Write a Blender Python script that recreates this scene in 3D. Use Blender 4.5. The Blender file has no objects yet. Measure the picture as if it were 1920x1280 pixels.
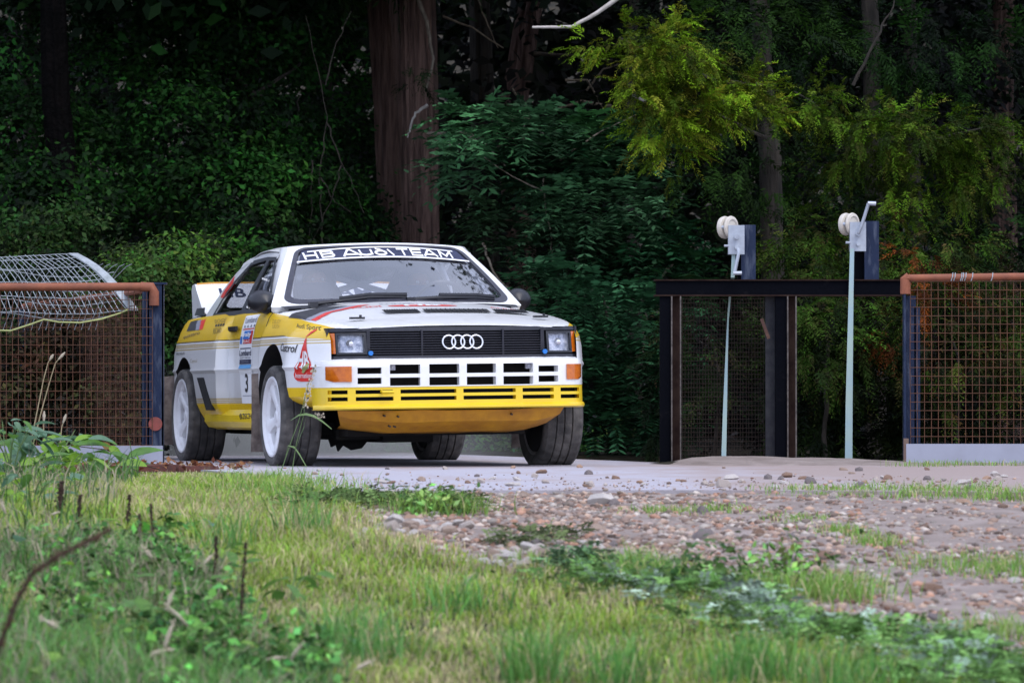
import bpy, bmesh, math, random
import numpy as np
from mathutils import Vector, Matrix
from mathutils.bvhtree import BVHTree

SC = bpy.context.scene
COL = SC.collection
R = math.radians

# ------------------------------------------------------------------ camera
cam = bpy.data.cameras.new('camera')
cam.lens = 152.4
cam.sensor_width = 36.0
cam.clip_start = 0.1
cam.clip_end = 500
cam.dof.use_dof = True
cam.dof.focus_distance = 25.0
cam.dof.aperture_fstop = 8.5
cam_o = bpy.data.objects.new('camera', cam)
cam_o.location = (0, 0, 0.355)
cam_o.rotation_euler = (R(90.86), 0, 0)
COL.objects.link(cam_o)
SC.camera = cam_o

# ------------------------------------------------------------------ sky and sun
SUN_AZ = R(148)      # compass bearing of the sun seen from above, 0 = +Y (away from the camera), clockwise
SUN_EL = R(57)
world = bpy.data.worlds.new('World')
SC.world = world
world.use_nodes = True
wn = world.node_tree
sky = wn.nodes.new('ShaderNodeTexSky')
sky.sky_type = 'NISHITA'
sky.sun_disc = False
sky.sun_elevation = SUN_EL
sky.sun_rotation = SUN_AZ
sky.air_density = 1.0
sky.dust_density = 1.6
sky.ozone_density = 1.0
bg = wn.nodes['Background']
bg.inputs['Strength'].default_value = 0.15
# broken high cloud over the blue, as on an overcast day
wtc = wn.nodes.new('ShaderNodeTexCoord')
wno = wn.nodes.new('ShaderNodeTexNoise')
wno.inputs['Scale'].default_value = 2.2
wno.inputs['Detail'].default_value = 5
wn.links.new(wtc.outputs['Generated'], wno.inputs['Vector'])
wra = wn.nodes.new('ShaderNodeMapRange')
wra.inputs['From Min'].default_value = 0.30
wra.inputs['From Max'].default_value = 0.62
wra.inputs['To Min'].default_value = 0.35
wra.inputs['To Max'].default_value = 0.95
wn.links.new(wno.outputs['Fac'], wra.inputs['Value'])
wmx = wn.nodes.new('ShaderNodeMix')
wmx.data_type = 'RGBA'
wn.links.new(wra.outputs['Result'], wmx.inputs['Factor'])
wn.links.new(sky.outputs['Color'], wmx.inputs['A'])
wmx.inputs['B'].default_value = (3.9, 4.3, 5.7, 1)
wn.links.new(wmx.outputs['Result'], bg.inputs['Color'])

sun = bpy.data.lights.new('sun', 'SUN')
sun.energy = 0.8
sun.angle = R(35)
sun.color = (1.0, 0.965, 0.915)
sun_o = bpy.data.objects.new('sun', sun)
sd = Vector((math.sin(SUN_AZ) * math.cos(SUN_EL), math.cos(SUN_AZ) * math.cos(SUN_EL), math.sin(SUN_EL)))
sun_o.rotation_euler = sd.to_track_quat('Z', 'Y').to_euler()
sun_o.location = sd * 60
COL.objects.link(sun_o)

SC.view_settings.view_transform = 'Standard'
SC.view_settings.look = 'None'
SC.view_settings.exposure = 1.0
SC.view_settings.gamma = 1.0
SC.render.engine = 'CYCLES'
SC.cycles.use_denoising = True
SC.cycles.max_bounces = 8
SC.cycles.transparent_max_bounces = 12
SC.cycles.volume_bounces = 0
SC.cycles.volume_step_rate = 4

# ------------------------------------------------------------------ materials
MATS = {}


def mat(name, col, rough=0.6, metal=0.0, col2=None, scale=8.0, detail=4.0, bump=0.0, bscale=None, coat=0.0,
        spec=0.5, trans=0.0, alpha=1.0, stretch=None, lo=0.35, hi=0.65, attr=None, coord='Object'):
    """Principled material; a noise mixes col and col2, another drives the bump."""
    if name in MATS:
        return MATS[name]
    m = bpy.data.materials.new(name)
    m.use_nodes = True
    nt = m.node_tree
    N, L = nt.nodes, nt.links
    p = N['Principled BSDF']
    p.inputs['Base Color'].default_value = (*col, 1)
    p.inputs['Roughness'].default_value = rough
    p.inputs['Metallic'].default_value = metal
    p.inputs['Coat Weight'].default_value = coat
    p.inputs['Coat Roughness'].default_value = 0.08
    p.inputs['Specular IOR Level'].default_value = spec
    p.inputs['Transmission Weight'].default_value = trans
    p.inputs['Alpha'].default_value = alpha
    vec = None
    if col2 is not None or bump:
        tc = N.new('ShaderNodeTexCoord')
        mp = N.new('ShaderNodeMapping')
        L.new(tc.outputs[coord], mp.inputs['Vector'])
        if stretch:
            mp.inputs['Scale'].default_value = stretch
        vec = mp.outputs['Vector']
    if col2 is not None:
        n = N.new('ShaderNodeTexNoise')
        n.inputs['Scale'].default_value = scale
        n.inputs['Detail'].default_value = detail
        n.inputs['Roughness'].default_value = 0.6
        L.new(vec, n.inputs['Vector'])
        r = N.new('ShaderNodeValToRGB')
        r.color_ramp.elements[0].position = lo
        r.color_ramp.elements[1].position = hi
        r.color_ramp.elements[0].color = (*col, 1)
        r.color_ramp.elements[1].color = (*col2, 1)
        L.new(n.outputs['Fac'], r.inputs['Fac'])
        L.new(r.outputs['Color'], p.inputs['Base Color'])
    if attr:
        a = N.new('ShaderNodeAttribute')
        a.attribute_name = attr
        L.new(a.outputs['Color'], p.inputs['Base Color'])
    if bump:
        n2 = N.new('ShaderNodeTexNoise')
        n2.inputs['Scale'].default_value = bscale or scale * 3
        n2.inputs['Detail'].default_value = 5
        L.new(vec, n2.inputs['Vector'])
        b = N.new('ShaderNodeBump')
        b.inputs['Strength'].default_value = 1.0
        b.inputs['Distance'].default_value = bump
        L.new(n2.outputs['Fac'], b.inputs['Height'])
        L.new(b.outputs['Normal'], p.inputs['Normal'])
    MATS[name] = m
    return m


def leaf_mat(name, trans_amt=0.25, rough=0.5, spec=0.3):
    """Leaf or blade: colour from the mesh attribute, part of the light comes through."""
    m = bpy.data.materials.new(name)
    m.use_nodes = True
    nt = m.node_tree
    N, L = nt.nodes, nt.links
    p = N['Principled BSDF']
    p.inputs['Roughness'].default_value = rough
    p.inputs['Specular IOR Level'].default_value = spec
    a = N.new('ShaderNodeAttribute')
    a.attribute_name = 'tint'
    L.new(a.outputs['Color'], p.inputs['Base Color'])
    t = N.new('ShaderNodeBsdfTranslucent')
    L.new(a.outputs['Color'], t.inputs['Color'])
    mx = N.new('ShaderNodeMixShader')
    mx.inputs['Fac'].default_value = trans_amt
    L.new(p.outputs['BSDF'], mx.inputs[1])
    L.new(t.outputs['BSDF'], mx.inputs[2])
    L.new(mx.outputs['Shader'], N['Material Output'].inputs['Surface'])
    MATS[name] = m
    return m


# ------------------------------------------------------------------ objects and meshes
def tag(o, label, cat=None, group=None, kind=None):
    o['label'] = label
    if cat:
        o['category'] = cat
    if group:
        o['group'] = group
    if kind:
        o['kind'] = kind
    return o


def empty(name, loc=(0, 0, 0), rz=0.0, parent=None):
    o = bpy.data.objects.new(name, None)
    o.location = loc
    o.rotation_euler = (0, 0, rz)
    o.empty_display_size = 0.1
    o.parent = parent
    COL.objects.link(o)
    return o


def link(name, me, parent=None):
    o = bpy.data.objects.new(name, me)
    o.parent = parent
    COL.objects.link(o)
    return o


class MB:
    """Collects faces; build() links them as one mesh object."""

    def __init__(self):
        self.v, self.f, self.m = [], [], []

    def add(self, vs, fs, m=0):
        b = len(self.v)
        self.v += [tuple(p) for p in vs]
        for f in fs:
            self.f.append(tuple(i + b for i in f))
            self.m.append(m)
        return self

    def grid(self, rows, m=0, closed_u=False, closed_v=False):
        nu, nv = len(rows), len(rows[0])
        vs = [p for r in rows for p in r]
        fs = []
        for i in range(nu if closed_u else nu - 1):
            for j in range(nv if closed_v else nv - 1):
                i2, j2 = (i + 1) % nu, (j + 1) % nv
                fs.append((i * nv + j, i2 * nv + j, i2 * nv + j2, i * nv + j2))
        return self.add(vs, fs, m)

    def box(self, c, s, m=0, rot=None):
        hx, hy, hz = s[0] / 2, s[1] / 2, s[2] / 2
        vs = [Vector((x, y, z)) for x in (-hx, hx) for y in (-hy, hy) for z in (-hz, hz)]
        if rot is not None:
            vs = [rot @ v for v in vs]
        c = Vector(c)
        return self.add([v + c for v in vs],
                        [(0, 1, 3, 2), (4, 6, 7, 5), (0, 4, 5, 1), (2, 3, 7, 6), (0, 2, 6, 4), (1, 5, 7, 3)], m)

    def tube(self, path, rad, n=8, m=0, cap=True):
        path = [Vector(p) for p in path]
        rads = rad if hasattr(rad, '__len__') else [rad] * len(path)
        rows = []
        up = None
        for i, p in enumerate(path):
            t = (path[min(i + 1, len(path) - 1)] - path[max(i - 1, 0)])
            if t.length < 1e-9:
                t = Vector((0, 0, 1))
            t.normalize()
            if up is None:
                up = t.orthogonal().normalized()
            a = (up - t * up.dot(t))
            a = a.normalized() if a.length > 1e-6 else t.orthogonal().normalized()
            up = a
            b = t.cross(a)
            rows.append([p + (a * math.cos(k * 2 * math.pi / n) + b * math.sin(k * 2 * math.pi / n)) * rads[i] for k in range(n)])
        base = len(self.v)
        self.grid(rows, m, closed_v=True)
        if cap:
            self.f.append(tuple(base + k for k in range(n))[::-1])
            self.m.append(m)
            e = base + (len(rows) - 1) * n
            self.f.append(tuple(e + k for k in range(n)))
            self.m.append(m)
        return self

    def lathe(self, prof, n=48, axis='y', m=0, rmod=None, closed=False):
        rows = []
        for k in range(n):
            a = k * 2 * math.pi / n
            ring = []
            for j, (r, h) in enumerate(prof):
                rr = r if rmod is None else r + rmod(k, j)
                if axis == 'y':
                    ring.append((rr * math.cos(a), h, rr * math.sin(a)))
                elif axis == 'x':
                    ring.append((h, rr * math.cos(a), rr * math.sin(a)))
                else:
                    ring.append((rr * math.cos(a), rr * math.sin(a), h))
            rows.append(ring)
        return self.grid(rows, m, closed_u=True, closed_v=closed)

    def mesh(self, name, mats, sharp=35):
        me = bpy.data.meshes.new(name)
        me.from_pydata(self.v, [], self.f)
        for mm in (mats if isinstance(mats, (list, tuple)) else [mats]):
            me.materials.append(mm)
        me.polygons.foreach_set('material_index', self.m)
        me.validate()
        bm = bmesh.new()
        bm.from_mesh(me)
        bmesh.ops.remove_doubles(bm, verts=bm.verts, dist=1e-5)
        bmesh.ops.recalc_face_normals(bm, faces=bm.faces)
        bm.to_mesh(me)
        bm.free()
        if sharp:
            me.shade_smooth()
            me.set_sharp_from_angle(angle=R(sharp))
        return me

    def build(self, name, mats, parent=None, sharp=35):
        return link(name, self.mesh(name, mats, sharp), parent)


def copy_tree(o, parent=None):
    c = o.copy()
    COL.objects.link(c)
    c.parent = parent
    for ch in list(o.children):
        copy_tree(ch, c)
    return c


def raw_mesh(name, V, F, mats, tint=None, smooth=False):
    """Large numpy mesh; F is an (n,3) or (n,4) array, tint an (nv,3) array."""
    me = bpy.data.meshes.new(name)
    nv, nf, k = len(V), len(F), F.shape[1]
    me.vertices.add(nv)
    me.vertices.foreach_set('co', np.ascontiguousarray(V, dtype=np.float32).ravel())
    me.loops.add(nf * k)
    me.loops.foreach_set('vertex_index', np.ascontiguousarray(F, dtype=np.int32).ravel())
    me.polygons.add(nf)
    me.polygons.foreach_set('loop_start', np.arange(0, nf * k, k, dtype=np.int32))
    if tint is not None:
        at = me.attributes.new('tint', 'FLOAT_COLOR', 'POINT')
        c = np.ones((nv, 4), dtype=np.float32)
        c[:, :3] = tint
        at.data.foreach_set('color', c.ravel())
    for mm in (mats if isinstance(mats, (list, tuple)) else [mats]):
        me.materials.append(mm)
    me.update(calc_edges=True)
    if smooth:
        me.shade_smooth()
    return me


def lerp(a, b, t):
    return a + (b - a) * t


def itp(x, xs, ys):
    """Table lookup, xs descending or ascending."""
    if xs[0] > xs[-1]:
        xs, ys = xs[::-1], ys[::-1]
    return float(np.interp(x, xs, ys))


# ================================================================== the rally car
# car frame: x forward from the front axle, y to the car's left, z up from the road
YAW, ROLL = R(16.3), R(0.8)
_h = Vector((math.sin(YAW), -math.cos(YAW), 0))
_l = Vector((math.cos(YAW), math.sin(YAW), 0))
_u = Vector((0, 0, 1))
_l2 = _l * math.cos(ROLL) + _u * math.sin(ROLL)
_u2 = _u * math.cos(ROLL) - _l * math.sin(ROLL)
CAR_M = Matrix(((_h.x, _l2.x, _u2.x, -0.53), (_h.y, _l2.y, _u2.y, 25.4), (_h.z, _l2.z, _u2.z, 0.0), (0, 0, 0, 1)))
car = empty('rally_car')
car.matrix_world = CAR_M
tag(car, 'white and yellow eighties rally coupe with black grille and four rings driving over the slab', 'rally car')


def paint_body(name):
    """White paint with the gold pinstripe bands along the flanks and road dust on the lower half."""
    m = bpy.data.materials.new(name)
    m.use_nodes = True
    nt = m.node_tree
    N, L = nt.nodes, nt.links
    p = N['Principled BSDF']
    p.inputs['Roughness'].default_value = 0.32
    p.inputs['Coat Weight'].default_value = 0.5
    p.inputs['Coat Roughness'].default_value = 0.06
    tc = N.new('ShaderNodeTexCoord')
    sp = N.new('ShaderNodeSeparateXYZ')
    L.new(tc.outputs['Object'], sp.inputs['Vector'])

    def math_(op, a, b=None):
        n = N.new('ShaderNodeMath')
        n.operation = op
        for i, v in enumerate((a, b)):
            if v is None:
                continue
            if isinstance(v, (int, float)):
                n.inputs[i].default_value = v
            else:
                L.new(v, n.inputs[i])
        return n.outputs[0]
    z = sp.outputs['Z']
    ramp = N.new('ShaderNodeValToRGB')
    ramp.color_ramp.interpolation = 'CONSTANT'
    white, gold, dark = (0.80, 0.80, 0.80, 1), (0.55, 0.40, 0.13, 1), (0.12, 0.08, 0.03, 1)
    els = [(0.0, white), (0.386, gold), (0.391, white), (0.398, gold), (0.403, white), (0.41, gold), (0.415, white),
           (0.722, gold), (0.730, white), (0.7345, gold), (0.7425, white), (0.747, gold), (0.7545, white), (0.7695, dark), (0.7765, white)]
    cr = ramp.color_ramp
    cr.elements[0].position, cr.elements[0].color = els[0]
    cr.elements[1].position, cr.elements[1].color = els[1]
    for pos, c in els[2:]:
        e = cr.elements.new(pos)
        e.color = c
    L.new(z, ramp.inputs['Fac'])
    ay = math_('ABSOLUTE', sp.outputs['Y'])
    side = math_('GREATER_THAN', ay, 0.70)
    mix = N.new('ShaderNodeMix')
    mix.data_type = 'RGBA'
    L.new(side, mix.inputs['Factor'])
    mix.inputs['A'].default_value = white
    L.new(ramp.outputs['Color'], mix.inputs['B'])
    nz = N.new('ShaderNodeTexNoise')
    nz.inputs['Scale'].default_value = 5.0
    nz.inputs['Detail'].default_value = 8
    L.new(tc.outputs['Object'], nz.inputs['Vector'])
    low = N.new('ShaderNodeMapRange')
    low.inputs['From Min'].default_value = 0.62
    low.inputs['From Max'].default_value = 0.22
    L.new(z, low.inputs['Value'])
    d = math_('MULTIPLY', low.outputs['Result'], nz.outputs['Fac'])
    d = math_('MULTIPLY', d, 1.0)
    mix2 = N.new('ShaderNodeMix')
    mix2.data_type = 'RGBA'
    L.new(d, mix2.inputs['Factor'])
    L.new(mix.outputs['Result'], mix2.inputs['A'])
    mix2.inputs['B'].default_value = (0.40, 0.36, 0.31, 1)
    L.new(mix2.outputs['Result'], p.inputs['Base Color'])
    MATS[name] = m
    return m


M_white = paint_body('car_paint_white')
M_plain = mat('car_paint_plain', (0.80, 0.80, 0.80), 0.30, col2=(0.66, 0.64, 0.61), scale=9, detail=12, coat=0.5, lo=.52, hi=.85)
M_yellow = mat('car_paint_yellow', (0.80, 0.52, 0.008), 0.34, col2=(0.74, 0.47, 0.008), scale=5, coat=0.3)
M_yellow_b = mat('bumper_yellow', (0.80, 0.56, 0.008), 0.36, col2=(0.73, 0.50, 0.01), scale=6, coat=0.25)
M_sump = mat('sump_orange', (0.66, 0.31, 0.012), 0.5, col2=(0.46, 0.19, 0.012), scale=7, detail=8, bump=0.004, bscale=14)
M_black = mat('trim_black', (0.012, 0.013, 0.018), 0.4, col2=(0.02, 0.02, 0.026), scale=20)
M_grille = mat('grille_black', (0.010, 0.011, 0.02), 0.35, col2=(0.02, 0.02, 0.03), scale=30)
M_dark = mat('cavity_black', (0.006, 0.006, 0.007), 0.9, col2=(0.012, 0.011, 0.01), scale=10)
M_rubber = mat('tyre_rubber', (0.045, 0.043, 0.042), 0.85, col2=(0.15, 0.138, 0.128), scale=9, detail=10, bump=0.002, bscale=60, lo=0.4, hi=0.75)
M_rim = mat('rim_white', (0.80, 0.80, 0.82), 0.4, col2=(0.62, 0.60, 0.60), scale=12, lo=0.5, hi=0.8, coat=0.2)
M_flap = mat('flap_rubber', (0.13, 0.10, 0.09), 0.9, col2=(0.30, 0.25, 0.22), scale=14, detail=8)
M_chrome = mat('ring_silver', (0.78, 0.79, 0.82), 0.25, 0.6, col2=(0.70, 0.71, 0.74), scale=30)
M_amber = mat('lens_amber', (0.62, 0.15, 0.005), 0.18, col2=(0.48, 0.10, 0.004), scale=40, coat=0.6)
M_lens = mat('lamp_reflector', (0.66, 0.69, 0.76), 0.25, 0.25, col2=(0.20, 0.23, 0.32), scale=38, detail=3, bump=0.006, bscale=40)
M_grey = mat('decal_grey', (0.26, 0.27, 0.33), 0.4, col2=(0.23, 0.24, 0.29), scale=10)
M_red = mat('decal_red', (0.70, 0.025, 0.012), 0.4, col2=(0.62, 0.02, 0.012), scale=10)
M_ink = mat('decal_ink', (0.012, 0.012, 0.016), 0.5, col2=(0.02, 0.02, 0.024), scale=20)
M_navy = mat('decal_navy', (0.012, 0.016, 0.055), 0.45, col2=(0.018, 0.024, 0.07), scale=20)
M_blue = mat('decal_blue', (0.02, 0.20, 0.62), 0.4, col2=(0.02, 0.17, 0.55), scale=10)
M_sky = mat('decal_light_blue', (0.10, 0.36, 0.68), 0.4, col2=(0.09, 0.32, 0.62), scale=10)
M_dwhite = mat('decal_white', (0.82, 0.82, 0.82), 0.45, col2=(0.78, 0.78, 0.79), scale=10)
M_brown = mat('decal_faded', (0.20, 0.13, 0.03), 0.5, col2=(0.26, 0.17, 0.03), scale=20)
M_cage = mat('cage_white', (0.72, 0.73, 0.76), 0.4, col2=(0.62, 0.63, 0.68), scale=8)
M_trim = mat('interior_trim', (0.030, 0.032, 0.042), 0.8, col2=(0.05, 0.05, 0.062), scale=12)


def glass(name, ior, tint):
    m = bpy.data.materials.new(name)
    m.use_nodes = True
    nt = m.node_tree
    N, L = nt.nodes, nt.links
    N.remove(N['Principled BSDF'])
    tr = N.new('ShaderNodeBsdfTransparent')
    tr.inputs['Color'].default_value = (*tint, 1)
    gl = N.new('ShaderNodeBsdfGlossy')
    gl.inputs['Roughness'].default_value = 0.03
    geo = N.new('ShaderNodeNewGeometry')
    dt = N.new('ShaderNodeVectorMath')
    dt.operation = 'DOT_PRODUCT'
    L.new(geo.outputs['Incoming'], dt.inputs[0])
    L.new(geo.outputs['Normal'], dt.inputs[1])
    prev = dt.outputs['Value']
    f0 = ((ior - 1) / (ior + 1)) ** 2
    for op, a, b in (('ABSOLUTE', None, 0), ('SUBTRACT', 1.0, None), ('POWER', None, 4.0), ('MULTIPLY', None, 1 - f0), ('ADD', None, f0)):
        nd = N.new('ShaderNodeMath')
        nd.operation = op
        nd.use_clamp = True
        if a is not None:
            nd.inputs[0].default_value = a
            L.new(prev, nd.inputs[1])
        else:
            L.new(prev, nd.inputs[0])
            nd.inputs[1].default_value = b
        prev = nd.outputs[0]
    mx = N.new('ShaderNodeMixShader')
    L.new(prev, mx.inputs['Fac'])
    L.new(tr.outputs['BSDF'], mx.inputs[1])
    L.new(gl.outputs['BSDF'], mx.inputs[2])
    L.new(mx.outputs['Shader'], N['Material Output'].inputs['Surface'])
    MATS[name] = m
    return m


M_glass = glass('windscreen_glass', 3.4, (0.90, 0.91, 0.95))
M_sideglass = glass('side_glass', 1.6, (0.80, 0.81, 0.85))
M_lampglass = glass('lamp_glass', 1.5, (0.95, 0.95, 0.97))

# ---------------------------------------------------------------- body shell, lofted along x
BX = [0.80, 0.75, 0.68, 0.60, 0.50, 0.42, 0.30, -0.38, -0.52, -1.0, -1.46, -1.6, -1.9, -2.524, -2.95, -3.1, -3.3, -3.42]
BW = [0.690, 0.735, 0.768, 0.792, 0.812, 0.820, 0.822, 0.822, 0.820, 0.820, 0.820, 0.820, 0.820, 0.815, 0.795, 0.780, 0.745, 0.70]
XB = [0.80, 0.62, 0.46, 0.34, -0.40, -0.52, -1.465, -1.56, -2.9, -3.15, -3.42]
YB = [0.0, 0.004, 0.032, 0.062, 0.062, 0.0, 0.0, 0.062, 0.062, 0.02, 0.0]
XS = [0.80, 0.6, 0.2, -0.3, -0.6, -1.2, -2.1, -2.6, -3.1, -3.42]
ZS = [0.796, 0.828, 0.868, 0.905, 0.925, 0.943, 0.938, 0.934, 0.925, 0.90]
XC = [0.80, 0.7, 0.5, 0.2, -0.22, -0.34, -0.42, -2.6, -2.75, -3.42]
ZC = [0.818, 0.842, 0.876, 0.919, 0.972, 0.980, 0.90, 0.90, 0.965, 0.95]


def sm(t):
    t = min(1, max(0, t))
    return t * t * (3 - 2 * t)


def half(x):
    """Half section of the shell at x: list of (y, z) from the floor centre out, up the flank and in to the top centre."""
    w, b, zs, zc = itp(x, BX, BW), itp(x, XB, YB), itp(x, XS, ZS), itp(x, XC, ZC)
    zb = itp(x, [0.8, 0.30, 0.28, -2.9, -3.42], [0.352, 0.352, 0.25, 0.23, 0.36])
    side = [(w - .10, zb), (w - .035 + b * .5, zb + .03), (w - .012 + b * .8, .335 if zb < .33 else zb + .05), (w - .004 + b, .385 if zb < .33 else zb + .07), (w + b, .475), (w + b, .572),
            (w + .012 + b, .592), (w + .003 + b, .612), (w - .002 + b, .70)]
    ky = .70 + (zs - .70) * .42 if zs < .86 else .777
    side += [(w - .010 + b * .86, ky), (w - .022 + b * .5, lerp(ky, zs, .45)), (w - .040 + b * .12, lerp(ky, zs, .8)), (w - .062, zs)]
    top = [(w - .085, zs + (zc - zs) * .12 + .004)]
    for t in (.78, .55, .3):
        top.append(((w - .085) * t, lerp(zc, zs, t ** 2.2 * .9)))
    return [(0, zb)] + [((w - .1) * .5, zb)] + side + top + [(0, zc)]


K_LOW, K_MID, K_Y, K_S = 5, 6, 11, 14     # ring indices: lower stripe, .475, bottom of the yellow band, shoulder
stations = sorted(set([0.80, 0.78, 0.75, 0.71, 0.68, 0.64, 0.60, 0.55, 0.50, 0.46, 0.42, 0.38, 0.34, 0.30, 0.2, 0.1, 0, -0.1, -0.22, -0.30, -0.34, -0.38, -0.42,
                       -0.46, -0.50, -0.54, -0.7, -0.9, -1.1, -1.3, -1.46, -1.47, -1.5, -1.53, -1.56, -1.7, -1.9, -2.1, -2.3, -2.5, -2.6, -2.75, -2.9, -3.0, -3.1, -3.2, -3.3, -3.38, -3.42]), reverse=True)
shell = MB()
rings = []
for x in stations:
    hp = half(x)
    ring = [(x, y, z) for y, z in hp] + [(x, -y, z) for y, z in hp[-2:0:-1]]
    rings.append(ring)
nh, nr = len(half(0)), len(rings[0])
shell.grid(rings, 0, closed_v=True)
for i in range(len(stations) - 1):
    xm = (stations[i] + stations[i + 1]) / 2
    for j in range(nr):
        k = j if j < nh - 1 else nr - 1 - j          # half-profile row
        m = 0
        if K_Y <= k < K_S and xm < 0.79:
            m = 1
        elif k < K_LOW or (k < K_MID and xm > 0.3):
            m = 1 if k >= 2 else 2
        elif k >= K_S + 1 and -2.75 < xm < -0.36:
            m = 2
        shell.m[i * nr + j] = m
nv = len(shell.v)
shell.f.append(tuple(range(nr)))
shell.m.append(2)
shell.f.append(tuple((len(stations) - 1) * nr + k for k in range(nr))[::-1])
shell.m.append(0)
body = shell.build('body_shell', [M_white, M_yellow, M_dark], car, sharp=28)
tag(body, 'white lower body with yellow shoulder band and flared arches')

# wheel arches are cut out of the shell
cut = MB()
for cx, cz, r in ((-0.02, 0.348, 0.383), (-2.524, 0.292, 0.388)):
    for s in (-1, 1):
        prof = [(0.0, s * 0.52), (r - .01, s * 0.52), (r, s * 0.60), (r, s * 1.1), (0.0, s * 1.1)]
        rows = []
        for k in range(56):
            a = k * 2 * math.pi / 56
            rows.append([(cx + q * math.cos(a), hh, cz + q * math.sin(a)) for q, hh in prof])
        cut.grid(rows, 2, closed_u=True)
cut.box((.92, 0, .50), (.56, 1.45, .612), 2)
cut_o = cut.build('arch_cutter', [M_white, M_yellow, M_dark], None)
cut_o.matrix_world = CAR_M
bo = body.modifiers.new('arches', 'BOOLEAN')
bo.object = cut_o
bo.operation = 'DIFFERENCE'
bo.solver = 'EXACT'
bpy.context.view_layer.update()
dg = bpy.context.evaluated_depsgraph_get()
new_me = bpy.data.meshes.new_from_object(body.evaluated_get(dg))
body.modifiers.clear()
body.data = new_me
body.data.name = 'body_shell'
bpy.data.objects.remove(cut_o)
body.data.shade_smooth()
body.data.set_sharp_from_angle(angle=R(28))

SURF_V, SURF_F = [], []          # every surface that carries a decal, in the car frame


def add_surface(o):
    b = len(SURF_V)
    SURF_V.extend([o.matrix_local @ v.co if o.parent is not car else v.co.copy() for v in o.data.vertices])
    SURF_F.extend([tuple(b + i for i in p.vertices) for p in o.data.polygons])


add_surface(body)


def slab(mb, rows, off, m=0):
    """A panel: the surface rows moved out by off (function of the point) plus a rim back to the surface."""
    outp = [[Vector(p) + off(p) for p in r] for r in rows]
    mb.grid(outp, m)
    nu, nv = len(rows), len(rows[0])
    edge = [(i, 0) for i in range(nu)] + [(nu - 1, j) for j in range(1, nv)] + [(i, nv - 1) for i in range(nu - 2, -1, -1)] + [(0, j) for j in range(nv - 2, 0, -1)]
    mb.grid([[outp[i][j] for i, j in edge], [Vector(rows[i][j]) - off(rows[i][j]) * .5 for i, j in edge]], m, closed_v=True)


# doors, bonnet and boot lid: panels laid over the shell, their edges read as shut lines
for s in (-1, 1):
    d = MB()
    xsd = [-0.515, -0.6, -0.8, -1.0, -1.2, -1.35, -1.455]
    for k0, k1, mi in ((4, K_LOW, 1), (K_LOW, K_Y, 0), (K_Y, K_S, 1)):
        rows = [[(x, s * half(x)[k][0], half(x)[k][1]) for k in range(k0, k1 + 1)] for x in xsd]
        d.grid([[Vector(p) + Vector((0, s * .005, 0)) for p in r] for r in rows], mi)
    edge = [(x, 4) for x in xsd] + [(xsd[-1], k) for k in range(5, K_S + 1)] + [(x, K_S) for x in xsd[-2::-1]] + [(xsd[0], k) for k in range(K_S - 1, 4, -1)]
    d.grid([[(x, s * (half(x)[k][0] + .005), half(x)[k][1]) for x, k in edge], [(x, s * (half(x)[k][0] - .004), half(x)[k][1]) for x, k in edge]], 2, closed_v=True)
    door = d.build('door', [M_white, M_yellow, M_black], car, 28)
    add_surface(door)
    hd = MB()
    hd.box((-1.36, s * .812, .838), (.15, .02, .03))
    hd.box((-1.30, s * .828, .842), (.20, .018, .024))
    hd.build('handle', M_black, door)

bn = MB()
xsb = [0.795, 0.74, 0.66, 0.55, 0.42, 0.3, 0.15, 0.0, -0.12, -0.215]


def top_row(x, wmax=.93):
    hp = half(x)
    pts = [((hp[k][0]), hp[k][1]) for k in range(K_S + 1, nh)]
    pts[0] = (pts[0][0] * wmax, pts[0][1] + .001)
    return [(x, y, z) for y, z in pts] + [(x, -y, z) for y, z in pts[-2::-1]]


slab(bn, [top_row(x) for x in xsb], lambda p: Vector((0.0, 0, .006)))
bonnet = bn.build('bonnet', M_plain, car, 28)
add_surface(bonnet)
bl = MB()
slab(bl, [top_row(x, .9) for x in (-2.78, -2.9, -3.1, -3.3, -3.40)], lambda p: Vector((0, 0, .006)))
bl.build('boot_lid', M_plain, car, 28)

# bonnet vents
for y0, y1 in ((-.31, -.10), (-.07, .32), (.35, .55)):
    v = MB()
    rows = [[(x, lerp(y0, y1, t), itp(x, XC, ZC) - .012 * (lerp(y0, y1, t) / .6) ** 2 + .010 + .008 * (.41 - x) / .10) for t in (0, .25, .5, .75, 1)] for x in (.41, .31)]
    v.grid(rows, 0)
    for k in range(1, 14):
        y = lerp(y0, y1, k / 14)
        v.box((.36, y, itp(.36, XC, ZC) - .012 * (y / .6) ** 2 + .0155), (.09, .004, .004), 1, Matrix.Rotation(.22, 3, 'Y'))
    v.build('bonnet_vent', [M_dark, M_black], car, 0)
for y in (-.53, .56):
    pn = MB()
    pn.box((.60, y, .866), (.03, .085, .012))
    pn.tube([(.60, y + .02, .866), (.60, y + .02, .884)], .008)
    pn.build('bonnet_pin', M_black, car)

# ---------------------------------------------------------------- front end
NY = [0, .25, .45, .58, .66, .72, .755, .782, .80]
NX = [.890, .885, .872, .850, .825, .785, .735, .672, .60]


def nose_x(y):
    return itp(abs(y), NY, NX)


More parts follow.
